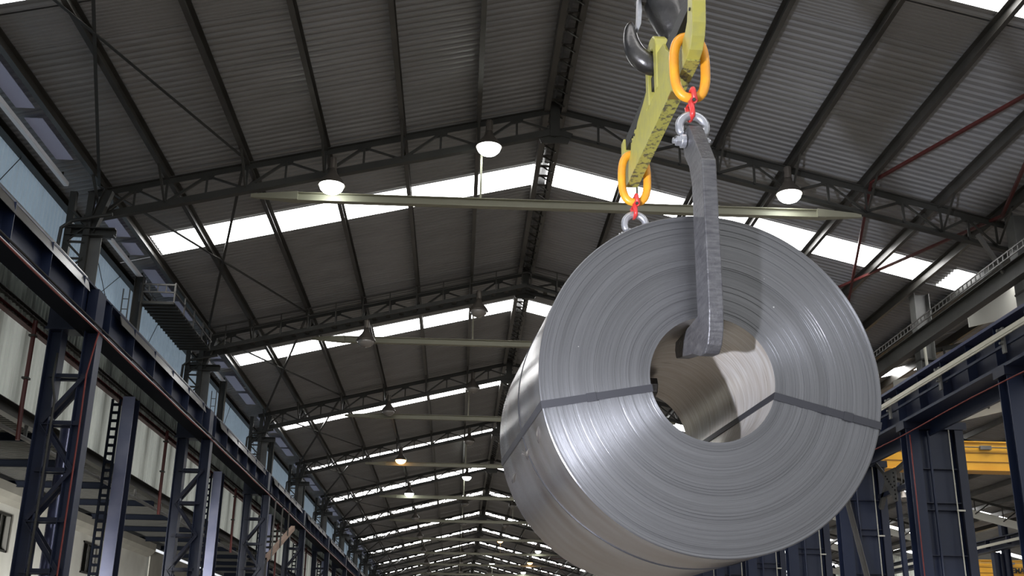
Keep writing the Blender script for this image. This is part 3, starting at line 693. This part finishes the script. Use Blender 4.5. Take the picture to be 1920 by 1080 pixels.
# overhead cranes
def make_crane(x0, x1, y, z0, z1, label):
    t = thing('overhead_crane', label, 'crane', ((x0 + x1) / 2, y, z0))
    mb = MB(); mb.box(x0, x1, y, y + .45, z0 + .02, z1); build('box_girder', mb, 'yellow_crane', t)
    mb = MB(); mb.box(x0, x1, y - .06, y + .5, z0, z0 + .03).box(x0, x1, y - .04, y + .5, z1, z1 + .03); build('flange', mb, 'yellow_crane', t)
    mb = MB(); h = z1 - z0
    for f in (.30, .62): mb.box(x0, x1, y - .012, y, z0 + h * f, z0 + h * f + .02)
    build('seam', mb, mat('brown_seam', (.25, .12, .02), .6), t)
    mb = MB(); mb.tube([(x0, y - .06, z1 - .14), (x1, y - .06, z1 - .14)], .015, 6); mb.box(x0 + 3, x0 + 3.3, y - .1, y, z1 - .2, z1 - .1); build('festoon_line', mb, 'grey_col', t)
    mb = MB(); mb.box(x0 - .3, x0, y - 1.0, y + 1.4, z0 - .1, z0 + .3).box(x1, x1 + .3, y - 1.0, y + 1.4, z0 - .1, z0 + .3); build('end_truck', mb, 'yellow_crane', t)
    return t
make_crane(XR2 - 6.7, XR2 + 5.9, 28.5, 5.22, 5.98, 'yellow overhead crane girder spanning the second hall behind the navy columns')
c2 = make_crane(XR3 - 6.7, XR3 + 6.5, 60, 5.15, 6.10, 'distant yellow overhead crane with black lettering, low at the right photo edge')
def text(name, s, loc, size, m, parent, rx=math.pi / 2):
    cu = bpy.data.curves.new(name, 'FONT'); cu.body = s; cu.size = size; cu.extrude = .01; cu.materials.append(M[m]); cu.offset = .012
    o = bpy.data.objects.new(name, cu); COL.objects.link(o); o.parent = parent; o.location = Vector(loc) - origin(parent); o.rotation_euler = (rx, 0, 0)
    bpy.context.view_layer.update(); me = bpy.data.meshes.new_from_object(o.evaluated_get(bpy.context.evaluated_depsgraph_get()))
    m_ = bpy.data.objects.new(name, me); COL.objects.link(m_); m_.parent = parent; m_.location = o.location; m_.rotation_euler = o.rotation_euler; bpy.data.objects.remove(o); m_.name = name; return m_
text('lettering', 'DEMAG', (29.84, 59.96, 5.46), .36, 'black', c2)

# ------------------------------------------------------------------ the steel coil
C = Vector((1.2755, 5.3867, 1.4262)); yaw = -0.0789
ax = Vector((math.sin(yaw), math.cos(yaw), 0)); sd = Vector((math.cos(yaw), -math.sin(yaw), 0)); zz = Vector((0, 0, 1))
RO, RI, LEN = .900, .329, 1.635
def cp(x, y, h): return C + sd * x + zz * y + ax * h
def coil_mat(name, kind):
    m = bpy.data.materials.new(name); m.use_nodes = True; nt = m.node_tree; b = nt.nodes['Principled BSDF']; N = nt.nodes.new; Lk = nt.links.new
    tc = N('ShaderNodeTexCoord'); sep = N('ShaderNodeSeparateXYZ'); Lk(tc.outputs['Object'], sep.inputs[0])
    if kind == 'face':
        # distance from the axis in the coil's own frame (object space: x across, y along the axis, z up)
        v = N('ShaderNodeCombineXYZ'); Lk(sep.outputs[0], v.inputs[0]); Lk(sep.outputs[2], v.inputs[1])
        ln = N('ShaderNodeVectorMath'); ln.operation = 'LENGTH'; Lk(v.outputs[0], ln.inputs[0])
        # windings: 1D noise in radius, with a slow change around the coil
        cc = N('ShaderNodeCombineXYZ'); Lk(ln.outputs['Value'], cc.inputs[0])
        sx = N('ShaderNodeMath'); sx.operation = 'MULTIPLY'; sx.inputs[1].default_value = .012; Lk(sep.outputs[0], sx.inputs[0]); Lk(sx.outputs[0], cc.inputs[1])
        sz = N('ShaderNodeMath'); sz.operation = 'MULTIPLY'; sz.inputs[1].default_value = .012; Lk(sep.outputs[2], sz.inputs[0]); Lk(sz.outputs[0], cc.inputs[2])
        n1 = N('ShaderNodeTexNoise'); n1.inputs['Scale'].default_value = 130; n1.inputs['Detail'].default_value = 6; n1.inputs['Roughness'].default_value = .75; Lk(cc.outputs[0], n1.inputs['Vector'])
        n2 = N('ShaderNodeTexNoise'); n2.inputs['Scale'].default_value = 18; n2.inputs['Detail'].default_value = 3; Lk(cc.outputs[0], n2.inputs['Vector'])
        mx = N('ShaderNodeMath'); mx.operation = 'MULTIPLY_ADD'; mx.inputs[1].default_value = .6; Lk(n1.outputs['Fac'], mx.inputs[0])
        m2 = N('ShaderNodeMath'); m2.operation = 'MULTIPLY'; m2.inputs[1].default_value = .4; Lk(n2.outputs['Fac'], m2.inputs[0]); Lk(m2.outputs[0], mx.inputs[2])
        r = N('ShaderNodeValToRGB'); r.color_ramp.elements[0].position = .32; r.color_ramp.elements[1].position = .68
        r.color_ramp.elements[0].color = (.115, .115, .117, 1); r.color_ramp.elements[1].color = (.205, .205, .21, 1); Lk(mx.outputs[0], r.inputs[0])
        # small chips
        v2 = N('ShaderNodeTexVoronoi'); v2.inputs['Scale'].default_value = 7; Lk(tc.outputs['Object'], v2.inputs['Vector'])
        lt_ = N('ShaderNodeMath'); lt_.operation = 'LESS_THAN'; lt_.inputs[1].default_value = .028; Lk(v2.outputs['Distance'], lt_.inputs[0])
        mm = N('ShaderNodeMix'); mm.data_type = 'RGBA'; mm.inputs[7].default_value = (.55, .54, .52, 1); Lk(lt_.outputs[0], mm.inputs[0]); Lk(r.outputs[0], mm.inputs[6]); Lk(mm.outputs[2], b.inputs['Base Color'])
        bp = N('ShaderNodeBump'); bp.inputs['Strength'].default_value = .55; bp.inputs['Distance'].default_value = .004; Lk(mx.outputs[0], bp.inputs['Height']); Lk(bp.outputs[0], b.inputs['Normal'])
        b.inputs['Metallic'].default_value = .84; b.inputs['Roughness'].default_value = .33; b.inputs['Anisotropic'].default_value = .80; b.inputs['Anisotropic Rotation'].default_value = .25
        tg = N('ShaderNodeTangent'); tg.direction_type = 'RADIAL'; tg.axis = 'Y'; Lk(tg.outputs[0], b.inputs['Tangent'])
    else:
        mp = N('ShaderNodeMapping'); Lk(tc.outputs['Object'], mp.inputs[0]); mp.inputs['Scale'].default_value = (1, 14, 1) if kind == 'bore' else (.8, 3, .8)
        n1 = N('ShaderNodeTexNoise'); n1.inputs['Scale'].default_value = 5 if kind == 'bore' else 2.0; n1.inputs['Detail'].default_value = 6; Lk(mp.outputs[0], n1.inputs['Vector'])
        r = N('ShaderNodeValToRGB'); r.color_ramp.elements[0].position = .35; r.color_ramp.elements[1].position = .7
        a, c = ((.50, .45, .39), (.70, .68, .65)) if kind == 'bore' else ((.30, .265, .235), (.46, .46, .46))
        r.color_ramp.elements[0].color = (*a, 1); r.color_ramp.elements[1].color = (*c, 1); Lk(n1.outputs['Fac'], r.inputs[0]); Lk(r.outputs[0], b.inputs['Base Color'])
        rr = N('ShaderNodeMapRange'); rr.inputs['To Min'].default_value = .24 if kind == 'bore' else .15; rr.inputs['To Max'].default_value = .36 if kind == 'bore' else .26; Lk(n1.outputs['Fac'], rr.inputs['Value']); Lk(rr.outputs[0], b.inputs['Roughness'])
        b.inputs['Metallic'].default_value = .66 if kind == 'bore' else .9
        n3 = N('ShaderNodeTexNoise'); n3.inputs['Scale'].default_value = 2.2; Lk(tc.outputs['Object'], n3.inputs['Vector'])
        bp = N('ShaderNodeBump'); bp.inputs['Strength'].default_value = .12; bp.inputs['Distance'].default_value = .02; Lk(n3.outputs['Fac'], bp.inputs['Height']); Lk(bp.outputs[0], b.inputs['Normal'])
    return m
coil = thing('steel_coil', 'huge silver-grey coil of rolled steel hanging from the yellow lifting beam', 'steel coil', C)
coil.rotation_euler = (0, 0, -yaw)
def cbuild(name, mb, m, smooth=False, parent=None, **kw):   # mesh in the coil's local frame (x across, y along axis, z up)
    me = bpy.data.meshes.new(name); me.from_pydata([tuple(v) for v in mb.v], [], mb.f); me.materials.append(m)
    if smooth: me.polygons.foreach_set('use_smooth', [True] * len(me.polygons))
    o = bpy.data.objects.new(name, me); COL.objects.link(o); o.parent = parent or coil; return props(o, **kw)
loc = lambda x, y, h: (x, h, y)
rnd = random.Random(3)
face_prof = []
r = RI; h = 0.0
while r < RO - .02:
    face_prof.append((r, h)); dr = rnd.uniform(.006, .02)
    h2 = max(-.004, min(.004, h + rnd.uniform(-.0028, .0028))); face_prof.append((r + dr, h)); face_prof.append((r + dr + .0008, h2)); r += dr + .0008; h = h2
face_prof.append((RO - .006, 0.0)); face_prof.append((RO, .004))
mb = MB(); mb.lathe(face_prof, loc, 144); cbuild('wound_face', mb, coil_mat('coil_edge_windings', 'face'))
mb = MB(); mb.lathe([(RO, .004)] + [(RO, LEN * i / 12) for i in range(1, 13)], loc, 144); cbuild('outer_wrap', mb, coil_mat('coil_outer_surface', 'outer'), True)
mb = MB(); mb.lathe([(RO, LEN), (RO - .01, LEN + .001), (RI, LEN)], loc, 96); cbuild('wound_face', mb, coil_mat('coil_edge_windings_rear', 'face'))
mb = MB(); mb.lathe([(RI, LEN)] + [(RI, LEN * (1 - i / 12)) for i in range(1, 13)], loc, 144); cbuild('bore', mb, coil_mat('coil_bore_surface', 'bore'), True)
strap_m = mat('blued_steel_strap', (.022, .022, .025), .45, .2)
for a0 in (191.2, -13.4):
    a = math.radians(a0); ca, sa = math.cos(a), math.sin(a); tw = .019; e = .004
    path = [(RI - e, LEN + e), (RI - e, -e - .004), (RO + e, -e - .004), (RO + e, LEN + e), (RI - e, LEN + e)]
    mb = MB(); q = []
    for (rr_, hh_) in path[:-1]:
        for sg in (-1, 1): q.append((rr_ * ca - sg * tw * sa, hh_, rr_ * sa + sg * tw * ca))
    path2 = [(RI - .0005, LEN + .0005), (RI - .0005, -.0045), (RO + .0005, -.0045), (RO + .0005, LEN + .0005)]
    for (rr_, hh_) in path2:
        for sg in (-1, 1): q.append((rr_ * ca - sg * tw * sa, hh_, rr_ * sa + sg * tw * ca))
    fs = []
    for i in range(4):
        j = (i + 1) % 4; fs += [(2 * i, 2 * i + 1, 2 * j + 1, 2 * j), (8 + 2 * i, 8 + 2 * j, 8 + 2 * j + 1, 8 + 2 * i + 1), (2 * i, 2 * j, 8 + 2 * j, 8 + 2 * i), (2 * i + 1, 8 + 2 * i + 1, 8 + 2 * j + 1, 2 * j + 1)]
    mb.add(q, fs); sp = cbuild('eye_strap', mb, strap_m)
    mb = MB(); rm = .62 if a0 > 0 else .70
    for sg in (-1, 1): pass
    mb.add([((rm + i * .05) * ca - s_ * .022 * sa, hh_, (rm + i * .05) * sa + s_ * .022 * ca) for i in (0, 1) for s_ in (-1, 1) for hh_ in (-.010, -.003)], [(0, 2, 6, 4), (1, 5, 7, 3), (0, 1, 3, 2), (4, 6, 7, 5), (0, 4, 5, 1), (2, 3, 7, 6)])
    cbuild('strap_seal', mb, strap_m, parent=sp)
# band round the circumference (runs slightly askew)
TH = [(-180, .72), (-165, .72), (-150, .62), (-135, .55), (-118, .48), (-96, .52), (-60, .55), (0, .62), (60, .75), (120, .80), (171, .80), (180, .72)]
def tband(a):
    for (a0, t0), (a1, t1) in zip(TH[:-1], TH[1:]):
        if a0 <= a <= a1: return t0 + (t1 - t0) * (a - a0) / (a1 - a0)
    return .72
mb = MB(); n = 180; vs = []
for i in range(n):
    a = -180 + 360 * i / n; t = sum(tband(((a + d + 180) % 360) - 180) for d in range(-12, 13, 3)) / 9; c_, s_ = math.cos(math.radians(a)), math.sin(math.radians(a))
    for rr_, dh in ((RO + .0035, -.006), (RO + .0035, .006), (RO - .001, .006), (RO - .001, -.006)): vs.append((rr_ * c_, t + dh, rr_ * s_))
mb.add(vs, [(i * 4 + k, i * 4 + (k + 1) % 4, ((i + 1) % n) * 4 + (k + 1) % 4, ((i + 1) % n) * 4 + k) for i in range(n) for k in range(4)])
cbuild('circumference_band', mb, strap_m, True)
# small dents pressed into the outer wrap, standing proud as little folds
for a0, t0, ln_, tl in ((-165, .20, .13, 5), (-162.5, .62, .14, 3), (-162, .78, .07, -2), (-160.5, 1.22, .26, 2)):
    mb = MB(); vs = []
    for i in range(9):
        u = i / 8; wd = math.sin(math.pi * u); ang = math.radians(a0 + tl * u)
        for k, hgt in ((-1, 0), (0, 1), (1, 0)):
            rr_ = RO - .001 + .014 * wd * hgt; aa = ang + k * .022 * wd; vs.append((rr_ * math.cos(aa), t0 + ln_ * u, rr_ * math.sin(aa)))
    mb.add(vs, [(i * 3 + k, i * 3 + k + 1, i * 3 + k + 4, i * 3 + k + 3) for i in range(8) for k in (0, 1)]); cbuild('sheet_fold', mb, M.setdefault('fold', mat('creased_sheet', (.34, .32, .31), .22, .9)), True)

# ------------------------------------------------------------------ lifting gear
s0v = Vector((math.cos(yaw), -math.sin(yaw), 0)); A = C - s0v * .05; y2 = -.0477
nn = Vector((math.sin(y2), math.cos(y2), 0)); ss = Vector((math.cos(y2), -math.sin(y2), 0))
def W(t, off, z):
    p = A + nn * t + ss * off; return Vector((p.x, p.y, z))
M['beam_yellow'] = mat('worn_yellow_paint', (.47, .43, .085), .42, 0, (14, .25, (.41, .38, .10)), (30, .15))
def worn_yellow():
    m = mat('chipped_yellow_paint', (.43, .40, .09), .45); nt = m.node_tree; b = nt.nodes['Principled BSDF']
    tc = nt.nodes.new('ShaderNodeTexCoord'); n = nt.nodes.new('ShaderNodeTexNoise'); n.inputs['Scale'].default_value = 20; n.inputs['Detail'].default_value = 8; n.inputs['Roughness'].default_value = .7
    r = nt.nodes.new('ShaderNodeValToRGB'); r.color_ramp.elements[0].position = .50; r.color_ramp.elements[1].position = .57
    r.color_ramp.elements[0].color = (.43, .40, .09, 1); r.color_ramp.elements[1].color = (.12, .11, .06, 1)
    nt.links.new(tc.outputs['Object'], n.inputs['Vector']); nt.links.new(n.outputs['Fac'], r.inputs[0]); nt.links.new(r.outputs[0], b.inputs['Base Color']); return m
M['worn_yellow'] = worn_yellow()
M['orange'] = mat('orange_link_paint', (.88, .40, .02), .38, 0, (12, .4, (.75, .30, .03)), (40, .1))
M['link_red'] = mat('red_coupling_paint', (.70, .03, .03), .35, 0, (25, .3, (.55, .06, .05)))
M['zinc'] = mat('galvanised_shackle', (.50, .51, .54), .35, .75, (20, .5, (.38, .38, .40)), (50, .1))
M['forged'] = mat('forged_black_steel', (.13, .125, .12), .32, .8, (9, .5, (.06, .058, .06)), (25, .3))
M['bar'] = mat('scuffed_bar_steel', (.14, .138, .138), .45, .6, (12, .5, (.06, .058, .064), (1, 1, 5)), (60, .35))
def extr(name, prof, off0, off1, m, parent, bevel=.004, **kw):
    mb = MB(); mb.prism(prof, lambda p: W(p[0], off0, p[1]), lambda p: W(p[0], off1, p[1])); return build(name, mb, m, parent, bevel=bevel, **kw)
lb = thing('lifting_beam', 'yellow notched lifting beam carrying the coil from the crane hook', 'lifting beam', W(.77, 0, 3.23))
half = [(.77, 3.235), (.0, 3.235), (-.08, 3.235), (-.15, 3.255), (-.205, 3.31), (-.235, 3.38), (-.25, 3.50), (-.25, 3.64), (-.16, 3.64), (-.15, 3.54), (-.12, 3.45), (-.06, 3.405), (.05, 3.40),
        (.075, 3.43), (.09, 3.48), (.12, 3.505), (.15, 3.49), (.165, 3.475), (.18, 3.50), (.22, 3.52), (.27, 3.50), (.32, 3.53), (.50, 3.57), (.60, 3.60), (.60, 3.46), (.77, 3.46)]
front = half[:21] + [(.31, 3.52), (.38, 3.58), (.44, 3.655), (.60, 3.69), (.60, 3.46), (.77, 3.46)]
prof = front + [(1.54 - t, z) for t, z in half[::-1][1:-1]]
extr('body_plate', prof, -.038, .038, 'beam_yellow', lb)
mb = MB(); mb.prism([(-.04, 3.236), (-.04, 3.228), (.04, 3.228), (.04, 3.236)], lambda p: W(-.08, p[0], p[1]), lambda p: W(1.62, p[0], p[1])); build('wear_strip', mb, 'worn_yellow', lb)
mb = MB(); mb.prism([(-.041, 3.237), (-.041, 3.2265), (.041, 3.2265), (.041, 3.237)], lambda p: W(.27, p[0], p[1]), lambda p: W(.36, p[0], p[1])); build('wear_band', mb, mat('brown_wear_mark', (.22, .14, .03), .6), lb)  # brown wear mark across the underside, modelled as a thin band
lo = [(.615, 3.45), (.615, 3.76), (.64, 3.82), (.69, 3.865), (.77, 3.885)]; li = [(.77, 3.795), (.72, 3.785), (.695, 3.75), (.69, 3.68), (.69, 3.45)]
outl = lo + [(1.54 - t, z) for t, z in lo[::-1][1:]] ; inl = [(1.54 - t, z) for t, z in li[::-1]] + li[1:]
extr('hook_eye', outl + inl, -.043, .043, 'beam_yellow', lb, .008)
extr('spine_bar', [(-.145, 3.55), (1.84, 3.55), (1.84, 3.65), (-.145, 3.65)], -.022, .022, 'black', lb, .002)
mb = MB()
for t in (-.20, .12, .22, 1.32, 1.42, 1.74): mb.tube([W(t, -.046, 3.48), W(t, -.036, 3.48)], .010, 8)
build('rivet', mb, 'steel_dark', lb)
# orange oblong links
def oblong(t, cs, cz_, wd, ht, r, n=40):
    pts = []; a = wd / 2 - r; b = ht / 2 - r
    for i in range(n):
        th = 2 * math.pi * i / n; c_, s_ = math.cos(th), math.sin(th); e = 2 / 2.7
        pts.append(W(t, cs + a * math.copysign(abs(c_) ** e, c_), cz_ + b * math.copysign(abs(s_) ** e, s_)))
    mb = MB(); mb.tube(pts, r, 14, closed=True); return mb
def link_set(t, cs, zc, wd, ht, rl, zs, lab):
    o = build('master_link', oblong(t, cs, zc, wd, ht, rl), 'orange', None, True, loc=W(t, cs, zc - ht / 2), label=f'orange oblong link round the {lab} end of the yellow lifting beam', cat='chain link')
    zb = zc - ht / 2 + rl        # wire centre at the bottom of the link
    zt = zs                      # wire centre at the shackle crown
    q = thing('coupling_link', f'red coupling link between orange link and shackle at the {lab} beam end', 'coupling link', W(t, cs, zt))
    zm = (zb + zt) / 2
    for up, z_a in ((1, zb), (-1, zt)):
        pts = []
        for i in range(13):
            th = math.pi * i / 12; pts.append(W(t + .040 * math.cos(th), cs + .004 * up, z_a + up * (.030 + .016 * math.sin(th))))
        pts = [W(t + .042, cs + .012 * up, zm)] + pts + [W(t - .042, cs + .012 * up, zm)]
        mb = MB(); mb.tube(pts, [.017] + [.015] * 4 + [.013] * 5 + [.015] * 4 + [.017], 10); build('half_link', mb, 'link_red', q, True)
    mb = MB(); mb.tube([W(t - .062, cs, zm), W(t + .062, cs, zm)], .010, 10); build('pin', mb, 'steel_dark', q)
    for sg in (-1, 1): 
        mb = MB(); mb.tube([W(t + sg * .028, cs, zm), W(t + sg * .054, cs, zm)], .021, 12); build('knuckle', mb, 'link_red', q)
link_set(0.0, 0.0, 3.232, .236, .445, .028, 2.955, 'near')
link_set(1.535, 0.0, 3.255, .236, .42, .028, 3.01, 'far')
def shackle(t, cs, zc, zp, lab):
    """bow shackle: crown wire centre at zc, pin centre at zp"""
    q = thing('bow_shackle', f'galvanised bow shackle hanging at the {lab} end of the lifting beam', 'shackle', W(t, cs, zp))
    R = .074; zb = zc - R; pts = []
    for i in range(25):
        th = math.radians(-38 + 256 * i / 24); pts.append(W(t, cs + R * math.cos(th), zb + R * math.sin(th)))
    pts = [W(t, cs + .052, zp), W(t, cs + .052, zp + .05)] + pts + [W(t, cs - .052, zp + .05), W(t, cs - .052, zp)]
    rs = [.028, .024] + [.022 + .003 * math.sin(math.pi * i / 24) for i in range(25)] + [.021, .026]
    mb = MB(); mb.tube(pts, rs, 14); build('bow', mb, 'zinc', q, True)
    mb = MB()
    for sg in (-1, 1): mb.tube([W(t, cs + sg * .041, zp), W(t, cs + sg * .070, zp)], .040, 20)
    build('eye', mb, 'zinc', q, bevel=.004)
    mb = MB(); mb.tube([W(t, cs - .115, zp), W(t, cs + .095, zp)], .017, 14); build('bolt', mb, 'zinc', q)
    mb = MB(); mb.tube([W(t, cs - .096, zp), W(t, cs - .068, zp)], .031, 6); nu = build('nut', mb, 'zinc', q)
    mb = MB(); mb.tube([W(t, cs + .068, zp), W(t, cs + .086, zp)], .028, 6); build('bolt_head', mb, 'zinc', q)
    mb = MB(); mb.tube([W(t - .03, cs - .106, zp + .01), W(t + .03, cs - .106, zp + .0)], .004, 6); build('split_pin', mb, 'steel_dark', nu)
shackle(-.005, 0.0, 2.925, 2.765, 'near')
shackle(1.55, 0.0, 2.985, 2.825, 'far')
leg = [(-.29, 2.52), (-.295, 2.0), (-.29, 1.70), (-.272, 1.60), (-.235, 1.535), (-.18, 1.505), (-.08, 1.52), (.07, 1.575), (.20, 1.60), (.40, 1.64), (.42, 1.69), (.40, 1.735), (-.075, 1.735), (-.075, 2.48), (-.03, 2.60), (.055, 2.70), (.07, 2.77), (.05, 2.82), (.0, 2.84), (-.06, 2.835), (-.10, 2.79)]
def leg_obj(prof, off, lab):
    q = thing('coil_hook_bar', lab, 'lifting hook', W(prof[0][0], off, 1.5))
    extr('bar', prof, off - .038, off + .038, 'bar', q, .006)
    t0 = sum(p[0] for p in prof[-5:]) / 5
    return q
leg_obj(leg, 0, 'thick scuffed steel hook bar gripping the near side of the coil bore')
leg_obj([(1.585 - t, z + .05 if z > 2.3 else z) for t, z in leg[::-1]], 0.0, 'steel hook bar gripping the far side of the coil bore, almost hidden')
# crane hook
hk = thing('crane_hook', 'dark forged crane hook with safety latch holding the yellow beam', 'crane hook', W(.77, 0, 3.7))
path = [(-.163, 4.005, .012), (-.168, 3.975, .030), (-.170, 3.93, .042), (-.165, 3.86, .054), (-.142, 3.79, .064), (-.10, 3.735, .070), (-.05, 3.705, .070), (.0, 3.705, .070), (.055, 3.735, .074), (.105, 3.79, .082), (.13, 3.86, .090), (.13, 3.94, .100), (.105, 4.02, .115), (.07, 4.12, .125), (.04, 4.22, .12), (.035, 4.32, .09), (.035, 4.42, .06)]
def smooth_path(p, k=4):
    out = []
    for i in range(len(p) - 1):
        p0, p1, p2, p3 = p[max(i - 1, 0)], p[i], p[i + 1], p[min(i + 2, len(p) - 1)]
        for j in range(k):
            u = j / k; out.append(tuple(.5 * ((2 * p1[c]) + (-p0[c] + p2[c]) * u + (2 * p0[c] - 5 * p1[c] + 4 * p2[c] - p3[c]) * u * u + (-p0[c] + 3 * p1[c] - 3 * p2[c] + p3[c]) * u ** 3) for c in range(3)))
    return out + [p[-1]]
sp_ = smooth_path(path)
mb = MB(); mb.tube([W(.77, a, z) for a, z, r_ in sp_], [r_ for *_, r_ in sp_], 16); build('hook_body', mb, 'forged', hk, True)
mb = MB(); mb.prism([(-.118, 4.20), (-.098, 4.20), (-.094, 4.08), (-.104, 3.98), (-.122, 3.93), (-.132, 3.95), (-.124, 4.05)], lambda p: W(.735, p[0], p[1]), lambda p: W(.80, p[0], p[1])); build('safety_latch', mb, 'zinc', hk, bevel=.003)
mb = MB(); mb.tube([W(.69, -.09, 4.19), W(.85, -.09, 4.19)], .03, 12); mb.tube([W(.77, -.09, 4.19), W(.77, .03, 4.17)], .045, 10); build('latch_pivot', mb, 'forged', hk)
# web of forged steel between the hook's back and shank
mb = MB(); mb.prism([(.08, 4.05), (.17, 4.04), (.225, 4.12), (.26, 4.26), (.10, 4.40), (.0, 4.35)], lambda p: W(.66, p[0], p[1]), lambda p: W(.86, p[0], p[1])); build('shoulder', mb, 'forged', hk, bevel=.02)
bl = thing('hook_block', 'dark crane hook block just above the forged hook', 'hook block', W(.77, .03, 4.4))
mb = MB(); mb.prism([(-.22, 4.40), (.28, 4.40), (.34, 4.60), (.30, 5.0), (.03, 5.15), (-.24, 5.0), (-.28, 4.6)], lambda p: W(.62, p[0], p[1]), lambda p: W(.64, p[0], p[1])); mb.prism([(-.22, 4.40), (.28, 4.40), (.34, 4.60), (.30, 5.0), (.03, 5.15), (-.24, 5.0), (-.28, 4.6)], lambda p: W(.90, p[0], p[1]), lambda p: W(.92, p[0], p[1])); build('cheek_plate', mb, 'yellow_crane', bl, bevel=.005)
mb = MB(); mb.lathe([(.2, -.05), (.24, -.05), (.21, 0), (.24, .05), (.2, .05), (.04, .05), (.04, -.05), (.2, -.05)], lambda x, y, h: W(.77 + h, .03 + x, 4.78 + y), 28); build('sheave', mb, 'steel_dark', bl, True)
mb = MB()
for sg in (-.22, .22):
    mb.tube([W(.77, .03 + sg, 4.78), W(.77, .03 + sg, 7.2)], .012, 6)
build('wire_rope', mb, 'steel_dark', bl)
